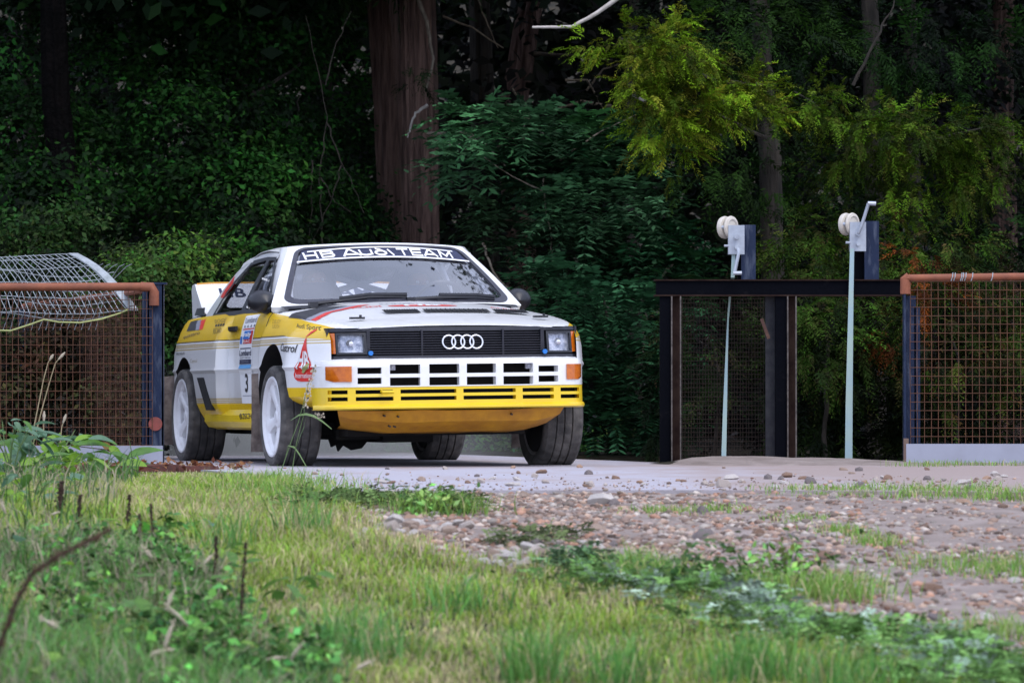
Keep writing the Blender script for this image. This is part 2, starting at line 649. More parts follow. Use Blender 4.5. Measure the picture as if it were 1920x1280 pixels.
def lattice(mb, ys, zs, holes, surf, thick, m=0, m_in=None):
    """A wall over the cells ys x zs with open holes, thick in x; surf(y, z) gives the front face's x."""
    m_in = m if m_in is None else m_in
    ny, nz = len(ys) - 1, len(zs) - 1
    solid = {(i, j): not any(a <= ys[i] + 1e-6 and ys[i + 1] <= b + 1e-6 and c <= zs[j] + 1e-6 and zs[j + 1] <= d + 1e-6 for a, b, c, d in holes) for i in range(ny) for j in range(nz)}

    def p(i, j, back):
        y, z = ys[i], zs[j]
        x = surf(y, z)
        if back:
            x -= thick
            y *= .985
        return (x, y, z)
    for (i, j), s in solid.items():
        if not s:
            continue
        mb.add([p(i, j, 0), p(i + 1, j, 0), p(i + 1, j + 1, 0), p(i, j + 1, 0)], [(0, 1, 2, 3)], m)
        mb.add([p(i, j, 1), p(i + 1, j, 1), p(i + 1, j + 1, 1), p(i, j + 1, 1)], [(0, 3, 2, 1)], m_in)
        for di, dj, e in ((-1, 0, ((i, j), (i, j + 1))), (1, 0, ((i + 1, j), (i + 1, j + 1))), (0, -1, ((i, j), (i + 1, j))), (0, 1, ((i, j + 1), (i + 1, j + 1)))):
            if not solid.get((i + di, j + dj), False):
                a, b = e
                mb.add([p(*a, 0), p(*b, 0), p(*b, 1), p(*a, 1)], [(0, 1, 2, 3)], m_in)


def breaks(holes, extra, axis):
    s = set(extra)
    for h in holes:
        s.update((h[0], h[1]) if axis == 0 else (h[2], h[3]))
    return sorted(round(q, 4) for q in s)


YE = [-.80, -.782, -.755, -.72, -.69, -.66, -.62, -.58, -.45, -.25, 0, .25, .45, .58, .62, .66, .69, .72, .755, .782, .80]
bh = []
for a, b in ((-.595, -.462), (.462, .585)):
    bh += [(a, b, .547, .582), (a, b, .490, .525)]
for a, b in ((-.414, -.240), (-.187, -.012), (.032, .205), (.249, .429)):
    bh += [(a, b, .545, .598), (a, b, .478, .524)]
bmp = MB()
lattice(bmp, breaks(bh, YE, 0), breaks(bh, [.472, .535, .61, .622], 1), bh, lambda y, z: nose_x(y) + (.004 if z < .60 else .004 - (z - .60) * .6), .05)
top = [[(nose_x(y) - .009 - dx, y * (1 - dx * .2), .622 + dz) for y in YE] for dx, dz in ((0, 0), (.03, .012), (.10, .014))]
bmp.grid(top, 0)
bumper = bmp.build('front_bumper', M_plain, car, 30)
yh = []
for a, b in ((-.745, -.649), (-.606, -.395), (-.354, -.03), (.011, .323), (.364, .557), (.600, .735)):
    yh += [(a, b, .434, .456), (a, b, .395, .417)]
sp_ = MB()
lattice(sp_, breaks(yh, YE, 0), breaks(yh, [.372, .472], 1), yh, lambda y, z: nose_x(y) + (.472 - z) * .06, .045)
lip = [[(nose_x(y) + dx, y * (1 + (dx - .004) * .15), z) for y in YE] for dx, z in ((-.04, .376), (.022, .372), (.034, .364), (.036, .352), (.020, .344), (-.05, .346))]
sp_.grid(lip, 0)
sp_.build('front_spoiler', M_yellow_b, car, 30)
ti = MB()
ti.tube([(.875, -.463, .446), (.905, -.463, .444), (.912, -.43, .444), (.905, -.40, .444)], .009)
ti.build('tow_eye', M_yellow_b, car)
for y in (-.392, .408):
    tb = MB()
    tb.box((.845, y, .583), (.02, .032, .034))
    tb.tube([(.85, y, .583), (.862, y, .583)], .009)
    tb.build('tow_bracket', mat('bracket_grey', (.28, .28, .33), .5, .3, (.36, .35, .36), 30), car)
# dark intake box and radiator behind the openings
it = MB()
it.box((.66, 0, .49), (.10, 1.44, .25), 0)
it.build('radiator', M_dark, car)
# indicators
for s, a, b in ((-1, .628, .755), (1, .640, .755)):
    ind = MB()
    ys = [s * lerp(a, b, t) for t in (0, .25, .5, .75, 1)]
    f0 = [[(nose_x(y) + .012, y, z) for y in ys] for z in (.503, .515, .580, .590)]
    f0[0][-1] = (f0[0][-1][0], ys[-1] * .985, .512)
    ind.grid(f0, 0)
    ed = [f0[0], f0[-1]]
    ind.grid([f0[0], [(p[0] - .03, p[1], p[2]) for p in f0[0]]], 0)
    ind.grid([f0[-1], [(p[0] - .03, p[1], p[2]) for p in f0[-1]]], 0)
    for e in (0, -1):
        ind.grid([[r[e] for r in f0], [(r[e][0] - .03, r[e][1], r[e][2]) for r in f0]], 0)
    ind.build('indicator', M_amber, car)

# grille panel: back plate, surround, slats, dividers, four rings
GY = [-.735, -.72, -.69, -.63, -.52, -.35, -.21, 0, .21, .35, .52, .63, .69, .72, .735]


def grille_x(y, z):
    return nose_x(y) - .035 - (z - .64) * .22


gp = MB()
gp.grid([[(grille_x(y, z) - .035, y * .99, z) for y in GY] for z in (.632, .72, .806)], 0)
for z0, z1, dx in ((.632, .648, .0), (.786, .808, .004)):
    gp.grid([[(grille_x(y, z) - off, y, z) for y in GY] for z, off in ((z0, .05), (z0, -dx), (z1, -dx), (z1, .05))], 0)
for y in (-.735, .735):
    gp.box((grille_x(y, .72) - .03, y * .997, .72), (.07, .012, .176), 0)
grille = gp.build('grille', [M_grille], car, 30)
for k in range(9):
    z = .660 + k * .0142
    sl = MB()
    ysl = [y for y in GY if abs(y) <= .52]
    sl.grid([[(grille_x(y, z) + dx, y, z + dz) for y in ysl] for dx, dz in ((-.03, .003), (.0, .0025), (.0, -.0025), (-.03, -.003))], 0)
    sl.build('slat', M_grille, grille, 40)
for y in (-.52, -.212, .266, .505):
    dv = MB()
    dv.box((grille_x(y, .72) - .012, y, .717), (.03, .010 if abs(y) < .3 else .02, .15), 0)
    dv.build('divider', M_grille, grille)
# the four rings
def ring(cy):
    rb = MB()
    rows = []
    for k in range(40):
        a = k * 2 * math.pi / 40
        rr = []
        for q in range(8):
            b = q * 2 * math.pi / 8
            rad = .0375 + .0052 * math.cos(b)
            rr.append((nose_x(0) - .041 + .0052 * math.sin(b) - rad * math.sin(a) * .22, cy + rad * math.cos(a), .722 + rad * math.sin(a)))
        rows.append(rr)
    return rb.grid(rows, 0, closed_u=True, closed_v=True)


for k in range(4):
    ring(-.058 + k * .0535).build('ring_emblem', M_chrome, grille, 60)
for y in (-.513, .513):
    bd = MB()
    bd.tube([(grille_x(y, .66) + .002, y, .663), (grille_x(y, .66) + .02, y, .663)], .0135, 14)
    bd.build('tow_marker', M_blue, grille)
# headlamps
for s in (-1, 1):
    ya, yb = .545, .685
    hl = MB()
    zz = (.668, .69, .745, .768)
    ty = [s * lerp(ya, yb, t) for t in (0, .2, .5, .8, 1)]
    hl.grid([[(grille_x(y, z) - .030 + .0 * abs(y), y, z) for y in ty] for z in zz], 0)
    lamp = hl.build('headlamp', M_lens, car)
    fr = MB()
    ring_o = [(ya - .014, .656), (yb + .010, .656), (yb + .010, .780), (ya - .014, .780)]
    ring_i = [(ya, .668), (yb, .668), (yb, .768), (ya, .768)]
    P3 = lambda y, z, o: (grille_x(s * y, z) + o, s * y, z)
    fr.grid([[P3(y, z, -.05) for y, z in ring_o], [P3(y, z, .006) for y, z in ring_o], [P3(y, z, .006) for y, z in ring_i], [P3(y, z, -.03) for y, z in ring_i]], 0, closed_v=True)
    fr.build('bezel', M_black, lamp)
    gl = MB()
    gl.grid([[(grille_x(y, z) + .001, y, z) for y in ty] for z in zz], 0)
    gl.build('lens', M_lampglass, lamp)
    for yy, zz2, rr in ((.612, .718, .022),):
        bb = MB()
        bb.lathe([(0.0, .022), (rr * .6, .018), (rr, .0), (rr * 1.1, -.005)], 14, 'x')
        o = bb.build('bulb', mat('bulb_chrome', (.92, .93, .95), .12, .8, (.8, .8, .82), 20), lamp)
        o.location = (grille_x(s * yy, zz2) - .028, s * yy, zz2)
    cl = MB()
    cy = [s * q for q in (.698, .712, .726)]
    cl.grid([[(grille_x(y, z) + .004, y, z) for y in cy] for z in (.662, .72, .778)], 0)
    cl.grid([[(grille_x(cy[-1], z) + .004, cy[-1], z) for z in (.662, .72, .778)], [(grille_x(cy[-1], z) - .05, cy[-1] + s * .006, z) for z in (.662, .72, .778)]], 0)
    cl.build('corner_lamp', M_amber, car)

# sump guard and the underside
sg = MB()
SGY = [-.64, -.58, -.36, -.22, -.05, .12, .30, .47, .56, .62]
random.seed(4)
rows = []
for x, z, k in ((.80, .338, 1.0), (.77, .334, 1.06), (.735, .272, 1.04), (.60, .214, .97), (.20, .196, .85), (-.1, .20, .8)):
    rows.append([(x - .05 * (abs(y) / .6) ** 3 + random.uniform(-.004, .004), y * k, z + .05 * max(0, (abs(y) - .50) / .12) * (.7 if z < .3 else .1) + random.uniform(-.004, .004)) for y in SGY])
sg.grid(rows, 0)
sump = sg.build('sump_guard', M_sump, car, 18)
for (y, z) in ((-.42, .312), (-.34, .306), (-.39, .252), (-.36, .249), (.33, .31)):
    b = MB()
    b.tube([(.74, y, z), (.775, y, z - .004)], .006, 6)
    b.build('bolt', M_black, sump)
ub = MB()
ub.box((-1.2, 0, .235), (3.1, 1.06, .09), 0)
ub.box((-.25, -.12, .20), (.8, .30, .10), 0)
ub.box((-1.2, .05, .205), (1.6, .22, .07), 0)
ub.box((-.02, 0, .235), (.12, 1.30, .07), 0)
ub.box((-2.52, 0, .235), (.14, 1.30, .08), 0)
ub.box((-.35, -.42, .20), (1.0, .26, .06), 0)
ub.build('underbody', M_dark, car)
hg = MB()
random.seed(9)
hp_ = [(0, .19), (.02, .125), (.05, .14), (.06, .10), (.09, .135), (.12, .118), (.14, .105), (.20, .115), (.23, .15), (.25, .19)]
hg.add([(-.15, -.52 + y, z) for y, z in hp_] + [(-.19, -.52 + y, z) for y, z in hp_], [tuple(range(10)), tuple(range(19, 9, -1))] + [(k, (k + 1) % 10, 10 + (k + 1) % 10, 10 + k) for k in range(10)])
hg.build('torn_undertray', M_dark, car)

# side sills and the duct behind the door
for s in (-1, 1):
    sl = MB()
    rows = []
    for x in (-.47, -.55, -1.2, -1.75, -2.02, -2.12):
        o = .03 if -2.05 < x < -.5 else -.02
        rows.append([(x, s * (.74 + o), .225), (x, s * (.80 + o), .24), (x, s * (.825 + o), .275), (x, s * (.822 + o), .315), (x, s * (.805 + o * .2), .352)])
    sl.grid(rows, 0)
    sill = sl.build('side_sill', M_yellow_b, car)
    add_surface(sill)
    dv = MB()
    P = [(-2.08, .548), (-1.90, .548), (-1.66, .345), (-1.82, .345)]
    dv.add([(x, s * .889, z) for x, z in P] + [(x, s * .86, z) for x, z in P], [(0, 1, 2, 3), (0, 4, 5, 1), (1, 5, 6, 2), (2, 6, 7, 3), (3, 7, 4, 0)])
    dv.build('brake_duct', M_dark, car)

# ---------------------------------------------------------------- greenhouse
def WS(u, v, o=0.0):
    """Windscreen surface, u across (car's left is +), v up."""
    b = Vector((-.27 - .23 * u * u, .700 * u, .980 - .003 * u * u))
    t = Vector((-.905 - .075 * u * u, .506 * u, 1.334 - .018 * u * u))
    p = b.lerp(t, v)
    n = Vector((.52, .18 * u, .84)).normalized()
    return p + n * (.018 * 4 * v * (1 - v) * .6 + o)


def rr_loop(u0, u1, v0, v1, ru, rv, n=6):
    pts = []
    for cx, cy, a0 in ((u1 - ru, v1 - rv, 0), (u0 + ru, v1 - rv, 90), (u0 + ru, v0 + rv, 180), (u1 - ru, v0 + rv, 270)):
        for k in range(n + 1):
            a = R(a0 + 90 * k / n)
            pts.append((cx + ru * math.cos(a), cy + rv * math.sin(a)))
    out = []
    for i, p in enumerate(pts):          # extra points on the long sides so that they follow the curve
        out.append(p)
        q = pts[(i + 1) % len(pts)]
        if abs(p[0] - q[0]) + abs(p[1] - q[1]) > .3:
            for k in range(1, 9):
                out.append((lerp(p[0], q[0], k / 9), lerp(p[1], q[1], k / 9)))
    return out


Lo = rr_loop(-1.085, 1.085, -.075, 1.035, .02, .02)
Ls = rr_loop(-1.0, 1.0, -.035, .985, .13, .12)
Li = rr_loop(-.955, .955, .035, .955, .11, .09)
fr = MB()
fr.grid([[WS(u, v, -.03) for u, v in Lo], [WS(u, v, .004) for u, v in Lo], [WS(u, v, .006) for u, v in Ls], [WS(u, v, -.02) for u, v in Ls]], 0, closed_v=True)
fr.build('windscreen_frame', M_plain, car, 40)
ws = MB()
nu, nv_ = 24, 10
ws.grid([[WS(lerp(-.97, .97, i / nu), lerp(.01, .97, j / nv_), -.004) for j in range(nv_ + 1)] for i in range(nu + 1)], 0)
screen = ws.build('windscreen', M_glass, car, 60)
se = MB()
se.grid([[WS(u, v, .0) for u, v in Ls], [WS(u, v, .009) for u, v in Ls], [WS(u, v, .007) for u, v in Li], [WS(u, v, -.004) for u, v in Li]], 0, closed_v=True)
se.build('seal', mat('seal_rubber', (.03, .03, .045), .45, col2=(.05, .05, .065), scale=20), screen, 40)
sv = MB()
V0 = lambda u: .75 - .045 * u * u
sv.grid([[WS(lerp(-.93, .93, i / 24), lerp(V0(lerp(-1, 1, i / 24)), .945, j / 4), .003) for j in range(5)] for i in range(25)], 0)
strip = sv.build('sun_strip', M_navy, screen, 60)
for va, vb, ua in ((.735, .763, .95), (.928, .952, .86)):
    ln = MB()
    ln.grid([[WS(lerp(-ua, ua, i / 24), lerp(va, vb, j) - .045 * lerp(-1, 1, i / 24) ** 2, .0065) for j in (0, 1)] for i in range(25)], 0)
    ln.build('strip_line', M_dwhite, screen, 60)
# cowl and wipers
cw = MB()
cw.grid([[(x - .23 * u * u, .72 * u, z - .012 * u * u) for u in [-1 + k / 8 for k in range(17)]] for x, z in ((-.16, .952), (-.20, .966), (-.275, .972))], 0)
cw.build('cowl', M_black, car, 40)
for pts in (((-.33, -.56, .968), (-.33, -.40, .985), (-.30, -.22, 1.006), (-.28, .0, 1.004)), ((-.28, .02, .99), (-.28, .2, 1.0), (-.36, .45, 1.0), (-.42, .58, .99))):
    w = MB()
    w.tube(pts, [.012, .011, .009, .006], 6)
    q = [Vector(p) + Vector((.0, .0, .016)) for p in pts[1:]]
    w.tube([q[0], q[1], q[2]], .011, 5)
    w.box(Vector(pts[0]) + Vector((0, 0, -.006)), (.05, .05, .035))
    w.build('wiper', M_black, car)


def side_y(x, z):
    t = (z - .935) / .35
    y = lerp(.762, .592, t) + .010 * math.sin(math.pi * min(1, max(0, t)))
    return y - .055 * max(0, (-1.9 - x) / .7)


def side_panel(name, poly_rows, m, s, thick=.022, parent=car, off=0.0, shrp=40):
    b = MB()
    rows = [[(x, s * (side_y(x, z) + off), z) for x, z in r] for r in poly_rows]
    slab(b, rows, lambda p: Vector((0, s * .0005, 0)))
    b.grid([[(x, y - s * thick, z) for x, y, z in r] for r in rows], 0)
    return b.build(name, m, parent, shrp)


for s in (-1, 1):
    # white A pillar, drip rail and C pillar
    ap = MB()
    rows = []
    for v in [-.06 + k * .11 for k in range(11)]:
        a = WS(s * 1.085, v, .004)
        z = a.z
        xx = lerp(-.60, -1.06, (z - .935) / .35)
        rows.append([a, Vector((a.x * .6 + xx * .4, s * (side_y(xx, z) + .004), z - .004)), Vector((xx, s * side_y(xx, z), z - .008)), Vector((xx, s * (side_y(xx, z) - .03), z - .008))])
    ap.grid(rows, 0)
    ap.build('pillar', M_plain, car, 50)
    side_panel('drip_rail', [[(x, z + dz) for x, z in ((-1.0, 1.284), (-1.3, 1.297), (-1.6, 1.292), (-1.82, 1.272), (-1.94, 1.25))] for dz in (-.028, .006)], M_plain, s, off=.006)
    cpr = [[(-1.80, 1.285), (-1.66, 1.262)], [(-2.05, 1.20), (-1.86, 1.175)], [(-2.30, 1.105), (-2.06, 1.08)], [(-2.52, 1.0), (-2.24, .975)], [(-2.66, .935), (-2.30, .925)]]
    cp = side_panel('pillar', cpr, M_plain, s, off=.004)
    add_surface(cp)
    # black window surround, B pillar
    b = MB()
    for poly in ([[(-.56, .925), (-.56, .955)], [(-1.0, .93), (-1.0, .956)], [(-1.6, .925), (-1.6, .953)], [(-2.28, .922), (-2.28, .952)]],
                 [[(-1.03, 1.246), (-1.03, 1.268)], [(-1.3, 1.255), (-1.3, 1.278)], [(-1.66, 1.238), (-1.66, 1.268)]],
                 [[(-1.24, .95), (-1.36, .95)], [(-1.22, 1.1), (-1.31, 1.1)], [(-1.20, 1.262), (-1.28, 1.262)]],
                 [[(-1.64, 1.25), (-1.70, 1.255)], [(-1.86, 1.15), (-1.93, 1.15)], [(-2.10, 1.03), (-2.16, 1.03)], [(-2.21, .95), (-2.28, .95)]],
                 [[(-.575, .95), (-.62, .95)], [(-.79, 1.10), (-.83, 1.10)], [(-1.02, 1.255), (-1.07, 1.255)]]):
        rows = [[(x, s * (side_y(x, z) + .006), z) for x, z in r] for r in poly]
        slab(b, rows, lambda p: Vector((0, s * .001, 0)))
        b.grid([[(x, y - s * .02, z) for x, y, z in r] for r in rows], 0)
    b.build('window_surround', M_black, car, 40)
    g = MB()
    g.grid([[(x, s * (side_y(x, z) - .004), z) for x, z in r] for r in ([(-.59, .945), (-1.26, .945)], [(-.80, 1.10), (-1.24, 1.10)], [(-1.04, 1.258), (-1.22, 1.258)])], 0)
    dw = g.build('door_window', M_sideglass, car, 60)
    for x, z in ((-1.02, 1.13), (-1.08, 1.135), (-1.14, 1.14), (-.93, .97), (-1.1, 1.0), (-1.24, .97)):
        rv = MB()
        rv.box((x, s * (side_y(x, z) + .003), z), (.012, .008, .012))
        rv.build('rivet', M_dwhite, dw)
    g = MB()
    g.grid([[(x, s * (side_y(x, z) - .004), z) for x, z in r] for r in ([(-1.34, .945), (-2.25, .945)], [(-1.30, 1.10), (-1.97, 1.10)], [(-1.27, 1.258), (-1.66, 1.258)])], 0)
    g.build('quarter_window', M_sideglass, car, 60)

rf = MB()
rows = []
for i in range(13):
    t = i / 12
    xc, zc = lerp(-.915, -2.03, t), 1.330 + .026 * math.sin(math.pi * min(1, t * 1.25)) - .035 * t ** 3
    row = []
    for j in range(17):
        u = -1 + j / 8
        x = xc - .075 * u * u * (1 - t) + .10 * u * u * t
        row.append((x, u * lerp(.548, .604, sm(t * 4)), zc - .022 * abs(u) ** 2 - .020 * abs(u) ** 8))
    rows.append(row)
slab(rf, rows, lambda p: Vector((0, 0, .003)))
rf.grid([[(x, y * .98, z - .03) for x, y, z in r] for r in rows], 1)
rf.build('roof', [M_plain, M_trim], car, 40)
# rear window and its frame
def RW(u, v):
    b = Vector((-2.74 + .10 * u * u, .64 * u, .962))
    t = Vector((-2.03 + .10 * u * u, .555 * u, 1.300 - .03 * u * u))
    return b.lerp(t, v) + Vector((-.03, 0, .04)) * (4 * v * (1 - v)) * .5


rw = MB()
rw.grid([[RW(lerp(-.93, .93, i / 12), lerp(.06, .93, j / 6)) for j in range(7)] for i in range(13)], 0)
rwin = rw.build('rear_window', M_sideglass, car, 60)
Lr = rr_loop(-1.04, 1.04, -.02, 1.02, .02, .02)
Lri = rr_loop(-.92, .92, .07, .92, .06, .06)
rs = MB()
rs.grid([[RW(u, v) + Vector((0, 0, .004)) for u, v in Lr], [RW(u, v) + Vector((0, 0, .006)) for u, v in Lri]], 0, closed_v=True)
rs.build('seal', M_black, rwin, 60)

# rear spoiler
spb = MB()
prof = [(-2.98, .958), (-3.10, .99), (-3.22, 1.06), (-3.30, 1.13), (-3.335, 1.165), (-3.36, 1.172), (-3.43, 1.165), (-3.45, 1.13), (-3.42, 1.0), (-3.40, .94)]
rows = []
for k in range(17):
    u = -1 + k / 8
    e = abs(u) ** 6
    rows.append([(x + .22 * u * u, u * (.675 if z < 1.0 else .668), z - .012 * e * (z > 1.1)) for x, z in prof])
spb.grid(rows, 0)
for e in (0, -1):
    spb.add(rows[e], [tuple(range(len(prof)))], 0)
spoiler = spb.build('rear_spoiler', M_plain, car, 40)
add_surface(spoiler)
tl = MB()
tl.grid([[(-3.345 + .22 * u * u, u * .655, 1.174 + dz - .012 * abs(u) ** 6) for u in [-1 + k / 8 for k in range(17)]] for dz in (-.008, .004)], 0)
tl.build('spoiler_edge', mat('edge_orange', (.72, .36, .06), .5, col2=(.6, .3, .05), scale=9), car)
for s in (-1, 1):
    tb = MB()
    tb.add([(-2.62, s * .72, .945), (-3.0, s * .70, .955), (-3.02, s * .68, 1.0), (-2.72, s * .69, 1.0)], [(0, 1, 2, 3)], 0)
    tb.build('boot_trim', M_black, car, 0)
rb = MB()
rb.grid([[(x, y, z) for (x, y) in ((-3.05, .79), (-3.36, .735), (-3.47, .60), (-3.50, .3), (-3.50, -.3), (-3.47, -.60), (-3.36, -.735), (-3.05, -.79))] for z in (.36, .40, .56, .60)], 0)
rb.build('rear_bumper', M_plain, car)
for s in (-1, 1):
    t = MB()
    t.box((-3.43, s * .52, .76), (.03, .30, .13))
    t.build('tail_lamp', mat('lens_red', (.45, .01, .01), .2, col2=(.35, .01, .01), scale=30), car)

# mirrors
for s in (-1, 1):
    mr = MB()
    rows = []
    for i in range(9):
        t = i / 8
        rr = [.002, .045, .062, .070, .074, .075, .074, .070, .060][i]
        x = -.56 - .15 * t
        rows.append([(x, s * (.782 + .022 * t) + 1.05 * rr * math.cos(a), 0.985 + .01 * t + .92 * rr * math.sin(a)) for a in [k * math.pi / 10 for k in range(20)]])
    mr.grid(rows, 0, closed_v=True)
    mr.add(rows[-1], [tuple(range(20))], 0)
    mr.tube([(-.60, s * .735, .945), (-.62, s * .79, .955), (-.64, s * .80, .975)], [.04, .035, .03], 8)
    mr.build('door_mirror', M_black, car, 50)

# ---------------------------------------------------------------- interior
ds = MB()
ds.box((-.62, 0, .90), (.42, 1.36, .09))
ds.box((-1.7, 0, .86), (1.9, 1.40, .04))
ds.build('dashboard', M_trim, car)
cg = MB()
for s in (-1, 1):
    cg.tube([(-.56, s * .64, .90), (-.72, s * .61, 1.05), (-.98, s * .52, 1.25), (-1.35, s * .50, 1.285), (-1.42, s * .50, 1.27)], .021, 8)
    cg.tube([(-1.45, s * .62, .86), (-1.45, s * .58, 1.1), (-1.43, s * .50, 1.27)], .021, 8)
    cg.tube([(-1.44, s * .49, 1.26), (-2.2, s * .54, .98)], .019, 8)
    cg.tube([(-.60, s * .64, .93), (-1.45, s * .62, 1.02)], .019, 8)
cg.tube([(-1.43, -.5, 1.27), (-1.43, .5, 1.27)], .021, 8)
cg.tube([(-.98, -.52, 1.25), (-.98, .52, 1.25)], .019, 8)
cg.tube([(-1.45, -.55, .95), (-1.44, .48, 1.25)], .019, 8)
cg.tube([(-1.45, .55, .95), (-1.44, -.48, 1.25)], .019, 8)
cg.build('roll_cage', M_cage, car)
for y in (-.34, .36):
    st = MB()
    sec = []
    for x, z, w in ((-1.30, .80, .24), (-1.36, .95, .25), (-1.42, 1.08, .20), (-1.45, 1.20, .13)):
        sec.append([(x + .05, y - w, z), (x - .02, y - w * .8, z), (x - .03, y + w * .8, z), (x + .05, y + w, z), (x, y + w * .6, z), (x, y - w * .6, z)])
    st.grid(sec, 0, closed_v=True)
    st.add(sec[-1], [tuple(range(6))], 0)
    st.build('seat', M_trim, car)
im = MB()
im.box((-.80, .02, 1.225), (.02, .17, .055))
im.tube([(-.80, .02, 1.24), (-.90, .02, 1.31)], .008, 6)
im.build('interior_mirror', M_trim, car)
sw = MB()
swc, sww = Vector((-.86, .36, .955)), Matrix.Rotation(R(-65), 3, 'Y')
rows = []
for k in range(28):
    a = k * 2 * math.pi / 28
    rows.append([swc + sww @ Vector(((.165 + .014 * math.cos(b)) * math.cos(a), (.165 + .014 * math.cos(b)) * math.sin(a), .014 * math.sin(b))) for b in [q * math.pi / 3 for q in range(6)]])
sw.grid(rows, 0, closed_u=True, closed_v=True)
for a in (0, 120, 240):
    sw.tube([swc, swc + sww @ Vector((.16 * math.cos(R(a)), .16 * math.sin(R(a)), 0))], .012, 6)
sw.build('steering_wheel', M_black, car)
rc = MB()
rc.box((-.47, .50, .985), (.02, .06, .018))
rc.box((-.47, .475, .98), (.02, .014, .03))
rc.build('red_tag', M_red, car)

# ---------------------------------------------------------------- wheels
def make_wheel():
    rim = MB()
    rim.lathe([(.232, -.100), (.236, -.108), (.232, -.116), (.222, -.116), (.214, -.100), (.209, -.088)], 64, 'y', 0)
    rim.lathe([(.209, -.088), (.206, -.06), (.200, .05), (.210, .09), (.225, .104)], 64, 'y', 1)
    n = 5
    for k in range(n):
        a0 = k * 2 * math.pi / n
        ca, sa = math.cos(a0), math.sin(a0)
        rows = []
        for r, w, dpt in ((.035, .036, -.070), (.08, .033, -.076), (.13, .035, -.082), (.17, .044, -.088), (.200, .066, -.092)):
            sect = [(-w, dpt + .035), (-w * .8, dpt + .004), (-w * .4, dpt - .004), (w * .4, dpt - .004), (w * .8, dpt + .004), (w, dpt + .035)]
            rows.append([(r * ca - t * sa, d, r * sa + t * ca) for t, d in sect])
        rim.grid(rows, 0)
    rim.lathe([(.210, -.096), (.200, -.092), (.188, -.080), (.186, -.05)], 64, 'y', 0)
    rim.lathe([(.0, -.092), (.028, -.092), (.034, -.085), (.060, -.080), (.072, -.066), (.074, -.03)], 40, 'y', 0)
    hub = rim.build('wheel', [M_rim, mat('rim_barrel', (.17, .165, .17), .7, col2=(.28, .26, .25), scale=10)], car, 35)
    ty = MB()
    prof = [(.214, -.092), (.236, -.112), (.258, -.121), (.278, -.119), (.290, -.110), (.296, -.098)]
    tread = []
    for g0, g1 in ((-.098, -.052), (-.044, -.004), (.004, .044), (.052, .098)):
        tread += [(.2965, g0), (.2985 if abs(g0) < .09 else .2965, g0 + .003), (.2985 if abs(g1) < .09 else .2965, g1 - .003), (.2965, g1), (.288, g1 + .001), (.288, g1 + .007)]
    prof = prof + tread[:-2] + [(r, -h) for r, h in prof[::-1]]
    npf = len(prof)

    def rmod(k, j):
        h = prof[j][1]
        if .07 < abs(h) < .118 and prof[j][0] > .27:
            return -.0065 if k % 4 == 0 else 0.0
        return -.004 if (k % 4 == 2 and prof[j][0] > .29 and abs(h) < .05) else 0.0
    ty.lathe(prof, 120, 'y', 0, rmod)
    ty.build('tyre', M_rubber, hub, 25)
    bd = MB()
    bd.lathe([(.0, .0), (.155, .0), (.158, .008), (.155, .02), (.0, .02)], 32, 'y', 0)
    bd.lathe([(.0, .03), (.205, .032), (.205, .10), (.0, .10)], 32, 'y', 0)
    bd.build('brake_disc', M_dark, hub, 40)
    return hub


WH = make_wheel()
bpy.context.view_layer.update()
wheel_list = [WH] + [copy_tree(WH, car) for _ in range(3)]
inv = CAR_M.inverted()
flat_rot = Matrix(((_h.x, _l.x, 0), (_h.y, _l.y, 0), (0, 0, 1)))
for w, (x, y, ph) in zip(wheel_list, ((0, -.787, 20), (0, .787, 50), (-2.524, -.787, 5), (-2.524, .787, 80))):
    rt = flat_rot @ Matrix.Rotation(R(ph), 3, 'Y')
    if y > 0:
        rt = flat_rot @ Matrix.Rotation(R(ph), 3, 'Y') @ Matrix.Rotation(math.pi, 3, 'Z')
    loc = Vector((-.53, 25.4, 0)) + _h * x + _l * y + _u * .2955
    w.parent = car
    w.matrix_parent_inverse = Matrix.Identity(4)
    w.matrix_local = inv @ (Matrix.Translation(loc) @ rt.to_4x4())

# mud flaps
for x, y, z0, tw in ((-.40, -.80, .10, .24), (-.40, .80, .10, .24), (-2.95, -.80, .12, .24), (-2.95, .80, .12, .24)):
    fl = MB()
    rows = []
    for k in range(6):
        t = k / 5
        rows.append([(x - .04 * t * t, y - tw / 2, lerp(.56, z0, t)), (x - .04 * t * t - .004, y, lerp(.57, z0, t)), (x - .04 * t * t, y + tw / 2, lerp(.56, z0, t))])
    fl.grid(rows, 0)
    fl.grid([[(p[0] - .008, p[1], p[2]) for p in r] for r in rows], 0)
    fl.build('mud_flap', M_flap, car, 40)

# ---------------------------------------------------------------- livery: lettering and patches laid on the panels
BVH = BVHTree.FromPolygons(SURF_V, SURF_F)


def text_mesh(s, bold=0.0, shear=0.0):
    """Outline of a line of lettering as a flat mesh, scaled to the unit box."""
    cu = bpy.data.curves.new('lettering', 'FONT')
    cu.body = s
    cu.offset = bold
    cu.shear = shear
    cu.resolution_u = 3
    o = bpy.data.objects.new('lettering', cu)
    COL.objects.link(o)
    bpy.context.view_layer.update()
    me = bpy.data.meshes.new_from_object(o.evaluated_get(bpy.context.evaluated_depsgraph_get()))
    bpy.data.objects.remove(o)
    bpy.data.curves.remove(cu)
    V = [v.co.copy() for v in me.vertices]
    F = [tuple(p.vertices) for p in me.polygons]
    bpy.data.meshes.remove(me)
    x0, x1 = min(v.x for v in V), max(v.x for v in V)
    y0, y1 = min(v.y for v in V), max(v.y for v in V)
    return [((v.x - x0) / (x1 - x0), (v.y - y0) / (y1 - y0)) for v in V], F


